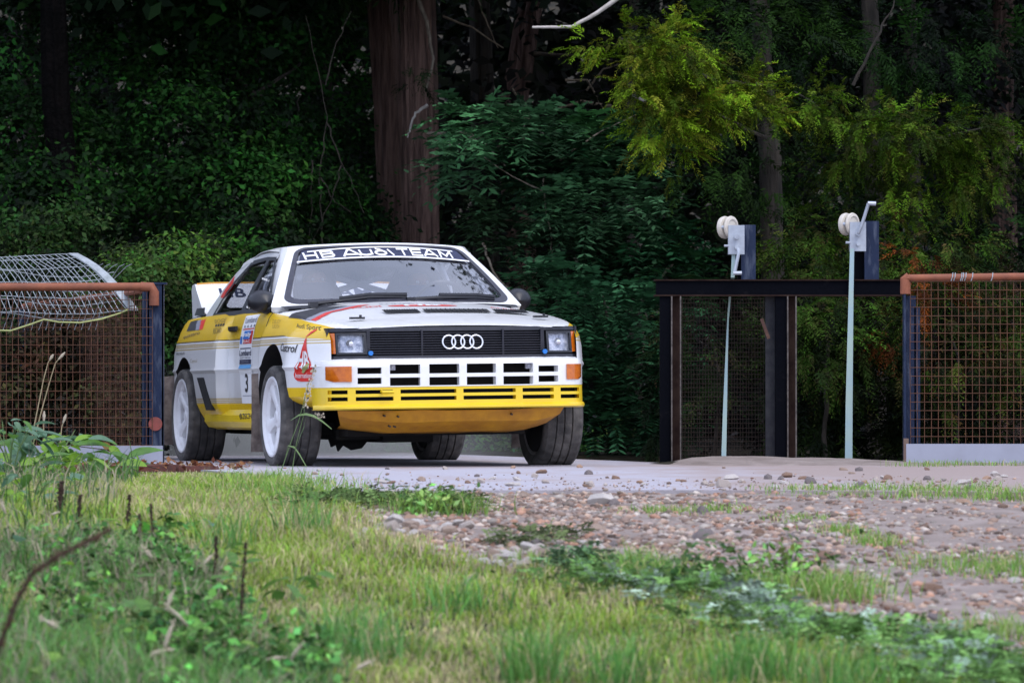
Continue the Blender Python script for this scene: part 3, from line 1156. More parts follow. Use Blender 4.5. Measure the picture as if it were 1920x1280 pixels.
def fine(V, F, step=.08):
    """Cut long edges so that a flat patch can follow a curved panel."""
    bm = bmesh.new()
    vs = [bm.verts.new((x, y, 0)) for x, y in V]
    for f in F:
        try:
            bm.faces.new([vs[i] for i in f])
        except ValueError:
            pass
    bmesh.ops.triangulate(bm, faces=bm.faces)
    for _ in range(5):
        e = [e for e in bm.edges if e.calc_length() > step]
        if not e:
            break
        bmesh.ops.subdivide_edges(bm, edges=e, cuts=1)
        bmesh.ops.triangulate(bm, faces=[f for f in bm.faces if len(f.verts) > 3])
    bm.verts.index_update()
    out = [(v.co.x, v.co.y) for v in bm.verts], [tuple(v.index for v in f.verts) for f in bm.faces]
    bm.free()
    return out


def lay(name, V, F, quad, m, direction, parent=car, off=.0025, start=None):
    """Map unit-square points into the quad (4 corner points: bottom-left, bottom-right, top-right, top-left), then drop them onto the panels."""
    A, B, C, D = (Vector(q) for q in quad)
    d = Vector(direction)
    out = []
    for x, y in V:
        p = (A * (1 - x) + B * x) * (1 - y) + (D * (1 - x) + C * x) * y
        hit = BVH.ray_cast(p - d * .6, d, 1.4)
        if hit[0] is not None:
            p = hit[0] - d * off
        out.append(tuple(p))
    me = bpy.data.meshes.new(name)
    me.from_pydata(out, [], F)
    me.materials.append(m)
    return link(name, me, parent)


def sq(x0, x1, z0, z1, lean=0.0, y=-.85):
    return [(x0, y, z0), (x1, y, z0), (x1 + lean, y, z1), (x0 + lean, y, z1)]


SIDE = (0, 1, 0)


def words(s, quad, m, bold=0.0, direction=SIDE, off=.003, shear=0.0, parent=car, name='lettering'):
    V, F = fine(*text_mesh(s, bold, shear), step=.12)
    return lay(name, V, F, quad, m, direction, parent, off)


def patch(name, quad, m, direction=SIDE, off=.002, poly=None, step=.12, parent=car):
    V = poly or [(0, 0), (1, 0), (1, 1), (0, 1)]
    V, F = fine(V, [tuple(range(len(V)))], step)
    return lay(name, V, F, quad, m, direction, parent, off)


# fender
words('Audi Sport', [(.343, -.8, .812), (.64, -.76, .790), (.61, -.7, .826), (.22, -.79, .846)], M_ink, .0, shear=.0)
words('D.BLUDY', [(-.30, -.8, .855), (-.12, -.8, .850), (-.17, -.8, .873), (-.37, -.8, .880)], M_brown, -.01)
words('S.BOTH', [(-.21, -.8, .826), (-.04, -.8, .822), (-.09, -.8, .842), (-.27, -.8, .848)], M_brown, -.01)
words('Castrol', [(.20, -.88, .687), (.45, -.86, .674), (.46, -.86, .722), (.19, -.88, .733)], M_ink, .012, shear=.12)
drop = [(.50, 1.0), (.46, .93), (.41, .78), (.33, .58), (.16, .38), (.05, .25), (.0, .16), (.04, .07), (.16, .015), (.35, 0), (.65, 0), (.84, .015), (.96, .07), (1, .16), (.95, .25), (.84, .38), (.67, .58), (.59, .78), (.54, .93)]
DQ = [(.425, -.8, .510), (.645, -.8, .508), (.64, -.8, .762), (.425, -.8, .764)]


def dq(a, b, c, d):
    A, B, C, D = (Vector(q) for q in DQ)
    f = lambda x, y: tuple((A * (1 - x) + B * x) * (1 - y) + (D * (1 - x) + C * x) * y)
    return [f(a, c), f(b, c), f(b, d), f(a, d)]


patch('funnel_emblem', DQ, M_red, poly=drop, step=.1, off=.003)
words('HB', [dq(.18, .82, .28, .68)[0], dq(.18, .84, .28, .68)[1], dq(.3, .64, .28, .68)[2], dq(.36, .7, .28, .68)[3]], M_dwhite, .03, off=.006, name='emblem_lettering')
words('International', dq(.10, .90, .08, .19), M_dwhite, .0, off=.006, name='emblem_lettering')
patch('emblem_leaf', dq(.42, .80, .18, .42), mat('decal_olive', (.36, .36, .14), .6, col2=(.28, .30, .10), scale=30), off=.008, poly=[(0, .1), (.2, 0), (.5, .3), (.9, .5), (1, .9), (.8, 1), (.4, .6), (.15, .45)])
patch('emblem_flame', [(.525, -.8, .764), (.60, -.78, .764), (.60, -.78, .806), (.525, -.8, .808)], M_red, poly=[(0, 0), (.12, 0), (.5, .35), (.9, .7), (1, 1), (.75, .95), (.4, .7)], off=.004)
# rear quarter
words('quattro', [(-2.70, -.85, .794), (-2.18, -.85, .815), (-2.22, -.85, .842), (-2.73, -.85, .818)], M_brown, .02, shear=.0)
words('RECARO', [(-1.78, -.85, .816), (-1.57, -.85, .822), (-1.61, -.85, .854), (-1.83, -.85, .852)], M_ink, -.005)
words('BOGE', [(-1.90, -.8, .884), (-1.61, -.8, .886), (-1.65, -.8, .912), (-2.0, -.8, .910)], M_brown, -.005)
words('IIII', [(-1.83, -.8, .862), (-1.58, -.8, .864), (-1.60, -.8, .880), (-1.86, -.8, .877)], M_ink, .04)
words('MICHELIN', [(-2.79, -.86, .696), (-2.50, -.87, .699), (-2.50, -.87, .714), (-2.80, -.86, .712)], M_ink, .0)
words('Castrol', sq(-2.30, -2.09, .643, .666), M_brown, -.01)
words('K', sq(-2.33, -2.29, .622, .638), M_ink, .0)
words('N', sq(-2.33, -2.27, .600, .616), M_ink, .0)
for (xa, za, ya), (xb, zb, yb), m in (((-2.70, .848, -2.84), (-2.39, .85, -2.58), M_ink), ((-2.39, .85, -2.58), (-2.28, .851, -2.445), M_grey), ((-2.28, .851, -2.445), (-2.18, .853, -2.31), M_red)):
    patch('quarter_stripe', [(xa, -.8, za), (xb, -.8, zb), (yb, -.77, .919), (ya, -.77, .912)], m, off=.003)
patch('pillar_stripe', [(-2.26, -.7, 1.055), (-2.10, -.7, 1.045), (-1.95, -.65, 1.125), (-2.05, -.65, 1.185)], M_red, off=.004)
# plate with the rally name on the door
patch('door_plate', [(-1.09, -.82, .385), (-.735, -.82, .385), (-.815, -.82, .735), (-1.16, -.82, .735)], M_dwhite, off=.002)
patch('door_plate', [(-1.16, -.82, .735), (-.815, -.82, .735), (-.78, -.78, .920), (-1.12, -.78, .915)], M_dwhite, off=.002)
words('Lombard', [(-1.07, -.8, .870), (-.80, -.8, .872), (-.80, -.8, .905), (-1.09, -.8, .902)], M_navy, .0, off=.005)
words('I I I I', [(-1.07, -.8, .842), (-.80, -.8, .845), (-.80, -.8, .858), (-1.07, -.8, .856)], M_navy, .02, off=.005)
patch('plate_line', [(-1.10, -.8, .829), (-.80, -.8, .832), (-.80, -.8, .838), (-1.10, -.8, .835)], M_red, off=.004)
patch('plate_block', [(-1.06, -.8, .745), (-.83, -.8, .745), (-.82, -.8, .822), (-1.04, -.8, .822)], M_red, off=.004)
patch('plate_block', [(-1.06, -.8, .772), (-.88, -.8, .772), (-.87, -.8, .822), (-1.04, -.8, .822)], M_blue, off=.006)
words('rally', [(-1.04, -.8, .780), (-.84, -.8, .780), (-.84, -.8, .814), (-1.03, -.8, .814)], M_dwhite, .03, off=.009)
words('RAC', [(-1.04, -.8, .750), (-.85, -.8, .750), (-.85, -.8, .768), (-1.04, -.8, .768)], M_dwhite, .0, off=.008)
patch('plate_block', sq(-1.14, -1.09, .745, .79), M_blue, off=.004)
patch('plate_line', sq(-1.12, -.83, .714, .720), M_navy, off=.004)
words('Lombard', sq(-1.13, -.82, .672, .708), M_navy, .02, off=.004)
words('NORTH BRITISH', sq(-1.12, -.83, .655, .667), M_navy, .0, off=.004)
patch('plate_block', sq(-1.12, -.81, .622, .650), M_navy, off=.004)
words('CENTRAL', sq(-1.07, -.86, .629, .644), M_grey, .0, off=.006)
patch('plate_block', sq(-1.12, -.80, .596, .619), M_sky, off=.004)
words('3', sq(-.985, -.905, .452, .566), M_ink, .02, off=.004)
patch('plate_line', sq(-1.06, -.77, .430, .434), M_grey, off=.004)
words('BOSCH', [(-1.00, -.8, .290), (-.70, -.8, .297), (-.74, -.8, .328), (-1.06, -.8, .326)], M_ink, .01, off=.003)
# windscreen strip
def stroke_text(letters, thick, place, name, m, parent):
    """Block letters drawn with a broad pen; letters is a list of (x0, x1, height, polylines in the unit box)."""
    mb = MB()
    lift = 0
    for x0, x1, hgt, lines in letters:
        for ln in lines:
            P = [(lerp(x0 + thick / 2, x1 - thick / 2, a), lerp(thick / 2, hgt - thick / 2, b)) for a, b in ln]
            for p, q in zip(P, P[1:]):
                dx, dy = q[0] - p[0], q[1] - p[1]
                L_ = math.hypot(dx, dy) or 1
                ex, ey = dx / L_ * thick / 2, dy / L_ * thick / 2
                c = [(p[0] - ex + ey, p[1] - ey - ex), (q[0] + ex + ey, q[1] + ey - ex), (q[0] + ex - ey, q[1] + ey + ex), (p[0] - ex - ey, p[1] - ey + ex)]
                lift += 1
                n = 3
                mb.grid([[place(*[lerp(lerp(c[0][k], c[1][k], t), lerp(c[3][k], c[2][k], t), w) for k in (0, 1)], lift * .00004) for t in [j / n for j in range(n + 1)]] for w in (0, 1)], 0)
    return mb.build(name, m, parent, 0)


_arc = lambda cx, cy, rx, ry, a0, a1, n=8: [(cx + rx * math.cos(R(lerp(a0, a1, k / n))), cy + ry * math.sin(R(lerp(a0, a1, k / n)))) for k in range(n + 1)]
GLYPH = {
    'H': [[(0, 0), (0, 1)], [(1, 0), (1, 1)], [(0, .5), (1, .5)]],
    'B': [[(0, 0), (0, 1), (.7, 1)] + _arc(.68, .77, .27, .23, 90, -90) + [(0, .54)], [(.6, .54)] + _arc(.7, .26, .3, .26, 90, -90) + [(0, 0)]],
    'A': [[(0, 0), (.42, 1), (.58, 1), (1, 0)], [(.2, .25), (.8, .25)]],
    'a': [[(0, 0), (.34, 1), (.5, 1), (1, 0)], [(.12, .18), (.85, .18)]],
    'u': [[(0, .8), (.03, .25)] + _arc(.45, .22, .4, .22, 180, 270, 4) + [(.55, 0), (1, .15)], [(1, .8), (1, .15)]],
    'd': [_arc(.5, .32, .5, .34, 0, 360, 14), [(.2, 1), (.55, .85), (1, .4)]],
    'i': [[(0, .8), (1, .0)]],
    'T': [[(0, 1), (1, 1)], [(.5, 1), (.5, 0)]],
    'E': [[(0, 0), (0, 1)], [(0, 1), (1, 1)], [(0, .5), (.9, .5)], [(0, 0), (1, 0)]],
    'M': [[(0, 0), (.05, 1), (.5, .15), (.95, 1), (1, 0)]],
}


def on_strip(px, h, lift):
    u = (px - 720.5) / 173
    v = .774 + h / 118 - .045 * u * u
    return WS(u * .539 / (.700 - .194 * v), v, .0068 + lift)


LETTERS = [('H', 565, 591, 17), ('B', 597, 623, 17), ('a', 638, 673, 17), ('u', 671, 697, 17), ('d', 701, 725, 17), ('i', 728, 738, 17),
           ('T', 747, 770, 17), ('E', 774, 797, 17), ('A', 799, 828, 17), ('M', 832, 860, 17)]
for ch, x0, x1, hh in LETTERS:
    stroke_text([(x0, x1, hh, GLYPH[ch])], 3.8, on_strip, 'lettering', M_dwhite, screen)
# bonnet graphics
DOWN = (0, 0, -1)
for (xa, ya), (xb, yb), (xc, yc), (xd, yd), m in (((-.08, -.77), (.28, -.755), (.06, -.61), (-.18, -.70), M_ink), ((-.18, -.70), (.06, -.61), (-.12, -.40), (-.20, -.52), M_ink),
        ((.28, -.755), (.36, -.742), (.10, -.59), (.06, -.61), M_grey), ((.06, -.61), (.10, -.59), (-.10, -.34), (-.12, -.40), M_grey),
        ((.36, -.742), (.44, -.735), (.13, -.56), (.10, -.59), M_red), ((.10, -.59), (.13, -.56), (-.10, -.27), (-.10, -.34), M_red)):
    patch('bonnet_stripe', [(xa, ya, .9), (xb, yb, .9), (xc, yc, .95), (xd, yd, .95)], m, direction=DOWN, off=.0025)


def onbonnet(x0, x1, y0, y1):
    return [(x0, y0, .9), (x0, y1, .9), (x1, y1, .9), (x1, y0, .9)]


words('AUDI', onbonnet(.05, -.01, -.42, -.24), M_red, .01, DOWN)
words('AUDI', onbonnet(.05, -.01, .42, .58), M_red, .01, DOWN)
el = [(.5 + .5 * math.cos(k * math.pi / 12), .5 + .5 * math.sin(k * math.pi / 12)) for k in range(24)]
patch('bonnet_emblem', onbonnet(.08, -.02, -.20, .22), M_red, DOWN, .002, poly=el)
words('HB', onbonnet(.06, .0, -.10, .12), M_dwhite, .03, DOWN, .004)
words('KUNERT SPORT', onbonnet(-.06, -.10, -.22, .24), M_grey, .0, DOWN)
# spoiler lettering, read from the front
words('HB AUDI TEAM', [(-3.2, -.50, 1.075), (-3.2, .52, 1.075), (-3.2, .52, 1.135), (-3.2, -.50, 1.135)], M_navy, .02, direction=(-1, 0, 0), off=.004)

# ------------------------------------------------------------------ the crew, seated inside
M_suit = mat('suit_navy', (.035, .05, .12), .8, col2=(.05, .07, .15), scale=14)
M_suit2 = mat('suit_red', (.22, .04, .04), .8, col2=(.16, .03, .03), scale=14)
M_skin = mat('skin', (.50, .27, .20), .55, col2=(.46, .23, .17), scale=20)
M_helmet = mat('helmet_navy', (.02, .03, .07), .25, col2=(.03, .04, .09), scale=10, coat=.5)
M_helmet2 = mat('helmet_blue', (.03, .06, .20), .25, col2=(.03, .05, .16), scale=10, coat=.5)


def seated(origin, suit, arms, label):
    """A seated figure grown over a skeleton; local x forward, y left, z up from the seat."""
    J = {'pelvis': ((0, 0, .10), .15), 'belly': ((-.03, 0, .26), .14), 'chest': ((-.05, 0, .43), .15), 'neckb': ((-.04, 0, .54), .075), 'neck': ((-.02, 0, .61), .055), 'head': ((.0, 0, .70), .085), 'crown': ((.0, 0, .78), .075)}
    E = [('pelvis', 'belly'), ('belly', 'chest'), ('chest', 'neckb'), ('neckb', 'neck'), ('neck', 'head'), ('head', 'crown')]
    for s, n in ((1, 'l'), (-1, 'r')):
        J['sh' + n] = ((-.04, s * .19, .50), .07)
        J['el' + n] = ((arms[0], s * arms[1], .30), .05)
        J['wr' + n] = ((arms[2], s * arms[3], .34), .034)
        J['ha' + n] = ((arms[2] + .07, s * arms[3] * .95, .35), .036)
        J['hi' + n] = ((.06, s * .10, .08), .10)
        J['kn' + n] = ((.44, s * .13, .20), .07)
        J['an' + n] = ((.66, s * .12, -.10), .045)
        J['to' + n] = ((.80, s * .12, -.08), .035)
        E += [('chest', 'sh' + n), ('sh' + n, 'el' + n), ('el' + n, 'wr' + n), ('wr' + n, 'ha' + n), ('pelvis', 'hi' + n), ('hi' + n, 'kn' + n), ('kn' + n, 'an' + n), ('an' + n, 'to' + n)]
        for k in range(4):
            J['f%d%s' % (k, n)] = ((arms[2] + .135 - .006 * abs(k - 1.2), s * arms[3] * .95 + (k - 1.5) * .019, .345), .0085)
            J['g%d%s' % (k, n)] = ((arms[2] + .15, s * arms[3] * .95 + (k - 1.5) * .019, .312), .0085)
            E += [('ha' + n, 'f%d%s' % (k, n)), ('f%d%s' % (k, n), 'g%d%s' % (k, n))]
        J['t' + n] = ((arms[2] + .07, s * (arms[3] * .95 - .05), .36), .010)
        E += [('ha' + n, 't' + n)]
    names = list(J)
    me = bpy.data.meshes.new('person')
    me.from_pydata([J[k][0] for k in names], [(names.index(a), names.index(b)) for a, b in E], [])
    o = link('person', me)
    o.modifiers.new('skin', 'SKIN')
    for i, k in enumerate(names):
        me.skin_vertices[0].data[i].radius = (J[k][1], J[k][1])
        me.skin_vertices[0].data[i].use_root = k == 'pelvis'
    sb = o.modifiers.new('sub', 'SUBSURF')
    sb.levels = sb.render_levels = 1
    bpy.context.view_layer.update()
    nm = bpy.data.meshes.new_from_object(o.evaluated_get(bpy.context.evaluated_depsgraph_get()))
    o.modifiers.clear()
    o.data = nm
    nm.materials.clear()
    nm.materials.append(suit)
    nm.materials.append(M_skin)
    for p in nm.polygons:
        p.use_smooth = True
        if p.center.z > .58:
            p.material_index = 1
    o.matrix_world = CAR_M @ Matrix.Translation(origin)
    tag(o, label, 'person')
    # face
    fc = MB()
    for s in (-1, 1):
        fc.tube([(.078, s * .030, .715), (.092, s * .030, .715)], [.012, .004], 8, 0)
    fc.tube([(.08, 0, .71), (.105, 0, .685), (.085, 0, .675)], [.008, .012, .008], 6, 1)
    fc.tube([(.082, -.022, .652), (.09, 0, .65), (.082, .022, .652)], .006, 6, 2)
    fc.build('face', [M_dwhite, M_skin, M_suit2], o)
    return o


def helmet(parent, m, tilt):
    hm = MB()
    rows = []
    for i in range(13):
        th = math.pi * i / 12 * .80
        row = []
        for k in range(28):
            a = k * 2 * math.pi / 28
            r = .138 * math.sin(th) + .004
            if i > 9:
                r = .138 * math.sin(math.pi * .6) * (1 - .05 * (i - 9)) + .002
            row.append((.0 + 1.08 * r * math.cos(a), .92 * r * math.sin(a), .71 + .135 * math.cos(th)))
        rows.append(row)
    vs = [p for r in rows for p in r]
    fs, b = [], 28
    for i in range(12):
        for k in range(28):
            a = (k + .5) * 2 * math.pi / 28
            ang = min(a, 2 * math.pi - a)
            if ang < 1.0 and 5 <= i <= 7:
                continue
            fs.append((i * b + k, (i + 1) * b + k, (i + 1) * b + (k + 1) % b, i * b + (k + 1) % b))
    hm.add(vs, fs, 0)
    h = hm.build('helmet', m, parent, 60)
    return h


p1 = seated(Vector((-1.30, -.31, .42)), M_suit2, (.06, .24, .26, .14), 'crew member in dark helmet sitting behind the windscreen beside the empty-looking corner pillar')
p1['label'] = 'co-driver in dark helmet and red overalls behind the windscreen near the door mirror'
helmet(p1, M_helmet, 0)
p2 = seated(Vector((-1.30, .35, .40)), M_suit, (.10, .26, .30, .15), 'driver in blue helmet and navy overalls behind the steering wheel')
helmet(p2, M_helmet2, 0)

# ================================================================== ground, slab, gravel
rng = np.random.default_rng(7)
GD = [-20, 0, 8, 11, 12, 14, 16, 17.7, 18.5, 400]
GZ = [-2.2, -1.05, -.53, -.346, -.285, -.16, -.055, -.008, 0, 0]
EDGE_D = [7.4, 9.4, 10.6, 11.2, 11.72, 12.62, 13.05, 13.5, 13.68, 13.94, 14.84, 15.5, 17.2, 17.75, 19.2, 22.5, 24.0, 25.5, 30.0]
EDGE_X = [2.9, 2.05, 1.60, 1.39, 1.19, .86, .72, .485, .17, -.10, -.33, -.50, -.76, -.874, -1.05, -1.42, -1.75, -2.2, -2.4]


def wob(x, y, s=1.0):
    return (np.sin(x * 3.1 * s + y * 1.7 * s) + np.sin(x * 7.3 * s - y * 4.1 * s + 1.3) * .5 + np.sin(y * 9.7 * s + x * 2.3 * s + .7) * .35) / 1.85


def edge_x(y):
    return np.interp(y, EDGE_D, EDGE_X)


def gz(x, y):
    x, y = np.asarray(x, float), np.asarray(y, float)
    z = np.interp(y, GD, GZ)
    z = z + .010 * wob(x, y, .8) * (y < 17.3)
    # low bank of earth by the sluice frame, ditches beyond it on both sides of the bridge
    bank = np.clip(1 - np.abs(y - 26.15) / .9, 0, 1) * np.clip((x - .7) / .4, 0, 1) * np.clip((2.7 - x) / 1.1, 0, 1)
    z = z + .040 * bank
    road_c = -.6 - (y - 26.4) * .292
    off = np.abs(x - road_c)
    ditch = np.clip((y - 26.9) / .9, 0, 1) * np.clip((31.5 - y) / 1.2, 0, 1) * np.clip((off - 1.62) / .5, 0, 1)
    z = z - .9 * ditch
    # the wood stands on a bank that climbs away
    z = z + np.clip((y - 50) / 30, 0, 3) ** 1.3 * 7.0
    return z


def gzf(x, y):
    return float(gz(x, y))


def ground_material():
    m = bpy.data.materials.new('soil')
    m.use_nodes = True
    nt = m.node_tree
    N, L = nt.nodes, nt.links
    p = N['Principled BSDF']
    p.inputs['Roughness'].default_value = .95
    p.inputs['Specular IOR Level'].default_value = .2
    tc = N.new('ShaderNodeTexCoord')
    n = N.new('ShaderNodeTexNoise')
    n.inputs['Scale'].default_value = 3.0
    n.inputs['Detail'].default_value = 10
    L.new(tc.outputs['Object'], n.inputs['Vector'])
    r = N.new('ShaderNodeValToRGB')
    r.color_ramp.elements[0].position, r.color_ramp.elements[0].color = .35, (.012, .011, .006, 1)
    r.color_ramp.elements[1].position, r.color_ramp.elements[1].color = .7, (.035, .027, .015, 1)
    L.new(n.outputs['Fac'], r.inputs['Fac'])
    L.new(r.outputs['Color'], p.inputs['Base Color'])
    b = N.new('ShaderNodeBump')
    b.inputs['Distance'].default_value = .02
    L.new(n.outputs['Fac'], b.inputs['Height'])
    L.new(b.outputs['Normal'], p.inputs['Normal'])
    return m


gx = np.concatenate([np.array([-140, -90, -60, -40, -25, -15, -10, -8]), np.arange(-6.5, 6.51, .16), np.array([8, 10, 15, 25, 40, 60, 90, 140])])
gy = np.concatenate([np.array([-60, -30, -12, -4, 2, 5]), np.arange(7, 33, .16), np.array([34, 36, 39, 43, 47, 50, 52, 55, 58, 62, 67, 75, 90, 120, 160])])
X, Y = np.meshgrid(gx, gy, indexing='ij')
V = np.stack([X, Y, gz(X, Y)], -1).reshape(-1, 3)
ii = np.arange(len(gx) * len(gy)).reshape(len(gx), len(gy))
Fq = np.stack([ii[:-1, :-1], ii[1:, :-1], ii[1:, 1:], ii[:-1, 1:]], -1).reshape(-1, 4)
ground = link('ground', raw_mesh('ground', V, Fq, ground_material(), smooth=True))
tag(ground, 'dark soil under the grass and the trees', kind='structure')

# concrete slab of the bridge approach
SLAB = [(-.86, 17.62), (-.44, 17.80), (.31, 17.84), (.8, 17.86), (1.6, 17.62), (2.1, 17.35), (4.0, 16.9), (7.5, 16.6), (7.5, 25.3), (2.4, 25.25), (.98, 25.45), (.93, 26.6), (-.35, 31.0), (-.6, 32.2), (-3.9, 32.2), (-3.55, 31.0), (-2.22, 26.4), (-2.05, 25.0), (-1.42, 22.5), (-1.05, 19.2)]


def concrete():
    m = bpy.data.materials.new('concrete')
    m.use_nodes = True
    nt = m.node_tree
    N, L = nt.nodes, nt.links
    p = N['Principled BSDF']
    p.inputs['Roughness'].default_value = .85
    p.inputs['Specular IOR Level'].default_value = .3
    tc = N.new('ShaderNodeTexCoord')
    mp = N.new('ShaderNodeMapping')
    mp.inputs['Scale'].default_value = (1, .35, 1)
    L.new(tc.outputs['Object'], mp.inputs['Vector'])
    n = N.new('ShaderNodeTexNoise')
    n.inputs['Scale'].default_value = 2.2
    n.inputs['Detail'].default_value = 10
    n.inputs['Roughness'].default_value = .65
    L.new(mp.outputs['Vector'], n.inputs['Vector'])
    n2 = N.new('ShaderNodeTexNoise')
    n2.inputs['Scale'].default_value = 60
    n2.inputs['Detail'].default_value = 4
    L.new(tc.outputs['Object'], n2.inputs['Vector'])
    sx = N.new('ShaderNodeSeparateXYZ')
    L.new(tc.outputs['Object'], sx.inputs['Vector'])
    mr = N.new('ShaderNodeMapRange')          # trodden earth lies thicker towards the track's bend
    mr.inputs['From Min'].default_value = .2
    mr.inputs['From Max'].default_value = 2.0
    mr.inputs['To Min'].default_value = -.08
    mr.inputs['To Max'].default_value = .30
    L.new(sx.outputs['X'], mr.inputs['Value'])
    ad = N.new('ShaderNodeMath')
    ad.operation = 'ADD'
    L.new(n.outputs['Fac'], ad.inputs[0])
    L.new(mr.outputs['Result'], ad.inputs[1])
    r = N.new('ShaderNodeValToRGB')
    cr = r.color_ramp
    cr.elements[0].position, cr.elements[0].color = .40, (.43, .41, .455, 1)
    cr.elements[1].position, cr.elements[1].color = .72, (.35, .275, .25, 1)
    e = cr.elements.new(.55)
    e.color = (.40, .35, .36, 1)
    L.new(ad.outputs[0], r.inputs['Fac'])
    mx = N.new('ShaderNodeMix')
    mx.data_type = 'RGBA'
    mx.blend_type = 'MULTIPLY'
    mx.inputs['Factor'].default_value = .5
    L.new(r.outputs['Color'], mx.inputs['A'])
    r2 = N.new('ShaderNodeValToRGB')
    r2.color_ramp.elements[0].color = (.6, .6, .6, 1)
    r2.color_ramp.elements[1].color = (1.1, 1.1, 1.1, 1)
    L.new(n2.outputs['Fac'], r2.inputs['Fac'])
    L.new(r2.outputs['Color'], mx.inputs['B'])
    L.new(mx.outputs['Result'], p.inputs['Base Color'])
    b = N.new('ShaderNodeBump')
    b.inputs['Distance'].default_value = .004
    L.new(n2.outputs['Fac'], b.inputs['Height'])
    L.new(b.outputs['Normal'], p.inputs['Normal'])
    return m


sb = MB()
n = len(SLAB)
sb.add([(x, y, .012) for x, y in SLAB], [tuple(range(n))], 0)
sb.grid([[(x, y, .012) for x, y in SLAB], [(x, y, -.16) for x, y in SLAB]], 0, closed_v=True)
slab_o = sb.build('concrete_slab', concrete(), None, 20)
tag(slab_o, 'grey concrete slab of the bridge under the car', kind='structure')

# gravel track: sheet over the soil, right of the lawn edge
cell = .09
cx = np.arange(-1.3, 6.6, cell)
cy = np.arange(7.0, 18.0, cell)
X, Y = np.meshgrid(cx, cy, indexing='ij')
Xj = X + rng.uniform(-.02, .02, X.shape)
Yj = Y + rng.uniform(-.02, .02, Y.shape)
inside = (Xj > edge_x(Yj) - .12 + .05 * wob(Xj, Yj, 2)) & (Yj < 17.9)
ii = np.arange(X.size).reshape(X.shape)
ok = inside[:-1, :-1] & inside[1:, :-1] & inside[1:, 1:] & inside[:-1, 1:]
Fq = np.stack([ii[:-1, :-1], ii[1:, :-1], ii[1:, 1:], ii[:-1, 1:]], -1)[ok]
Zt = gz(Xj, Yj) + .006 + .006 * wob(Xj, Yj, 4)
V = np.stack([Xj, Yj, Zt], -1).reshape(-1, 3)
M_track = mat('track_dirt', (.185, .148, .128), .95, col2=(.33, .275, .25), scale=5, detail=10, bump=.012, bscale=45, spec=.2, lo=.3, hi=.7)
track = link('gravel_track', raw_mesh('gravel_track', V, Fq, M_track, smooth=True))
tag(track, 'pinkish gravel and dirt track curving away in front of the slab', kind='structure')


bx = np.arange(.85, 5.2, .12)
by = np.arange(25.1, 27.0, .12)
X, Y = np.meshgrid(bx, by, indexing='ij')
edge_ = np.minimum(np.minimum(X - .85, 5.1 - X) / .25, np.minimum(Y - 25.1, 26.9 - Y) / .3)
V = np.stack([X, Y, gz(X, Y) + .016 + .008 * wob(X, Y, 3) - .03 * np.clip(1 - edge_, 0, 1)], -1).reshape(-1, 3)
ii = np.arange(X.size).reshape(X.shape)
Fq = np.stack([ii[:-1, :-1], ii[1:, :-1], ii[1:, 1:], ii[:-1, 1:]], -1).reshape(-1, 4)
bank_o = link('dirt_bank', raw_mesh('dirt_bank', V, Fq, M_track, smooth=True))
tag(bank_o, 'low bank of pinkish dirt at the foot of the sluice frame', kind='structure')

# ---------------------------------------------------------------- stones
def stone_mesh(seed, sub=True):
    r_ = np.random.default_rng(seed)
    bm = bmesh.new()
    if sub:
        bmesh.ops.create_cube(bm, size=1.0)
        bmesh.ops.subdivide_edges(bm, edges=bm.edges, cuts=1, use_grid_fill=True)
    else:
        bmesh.ops.create_icosphere(bm, subdivisions=1, radius=.5)
    for v in bm.verts:
        v.co = v.co.normalized() * .5 if v.co.length > 1e-6 else v.co
    ax = r_.uniform(.7, 1.25, 3) * np.array([1.15, 1.0, .68])
    ph = r_.uniform(0, 6, 6)
    for v in bm.verts:
        c = np.array(v.co)
        k = 1 + .16 * math.sin(5 * c[0] + ph[0]) + .16 * math.sin(6 * c[1] + ph[1]) + .12 * math.sin(7 * c[2] + ph[2]) + r_.uniform(-.09, .09)
        v.co = Vector(c * ax * k)
    # one or two flat chips, as on flint
    for _ in range(2):
        nrm = Vector(r_.normal(size=3)).normalized()
        for v in bm.verts:
            dd = v.co.dot(nrm) - .33
            if dd > 0:
                v.co -= nrm * dd
    V = np.array([v.co[:] for v in bm.verts])
    bm.verts.index_update()
    F = [tuple(v.index for v in f.verts) for f in bm.faces]
    bm.free()
    return V, F


STONE_COLS = [((.42, .33, .27), (.30, .21, .16)), ((.55, .48, .43), (.40, .33, .29)), ((.30, .19, .13), (.20, .13, .10)), ((.62, .58, .55), (.48, .42, .38)), ((.24, .20, .19), (.15, .13, .13)), ((.46, .31, .22), (.33, .20, .13))]
M_stones = [mat('flint_%d' % i, tuple(1.05 * q for q in a), .8, col2=b, scale=30, detail=6, bump=.003, bscale=90, spec=.35, coord='Object') for i, (a, b) in enumerate(STONE_COLS)]
stone_data = []
for i in range(18):
    V_, F_ = stone_mesh(100 + i)
    me = bpy.data.meshes.new('stone')
    me.from_pydata([tuple(v) for v in V_], [], F_)
    me.materials.append(M_stones[i % 6])
    me.shade_smooth()
    me.set_sharp_from_angle(angle=R(38))
    stone_data.append(me)


def place_stone(parent, x, y, z, s, k):
    o = bpy.data.objects.new('stone', stone_data[k])
    o.parent = parent
    o.location = (x, y, z + s * .13)
    o.rotation_euler = (rng.uniform(-.4, .4), rng.uniform(-.4, .4), rng.uniform(0, 6.28))
    o.scale = (s, s, s)
    COL.objects.link(o)
    return o


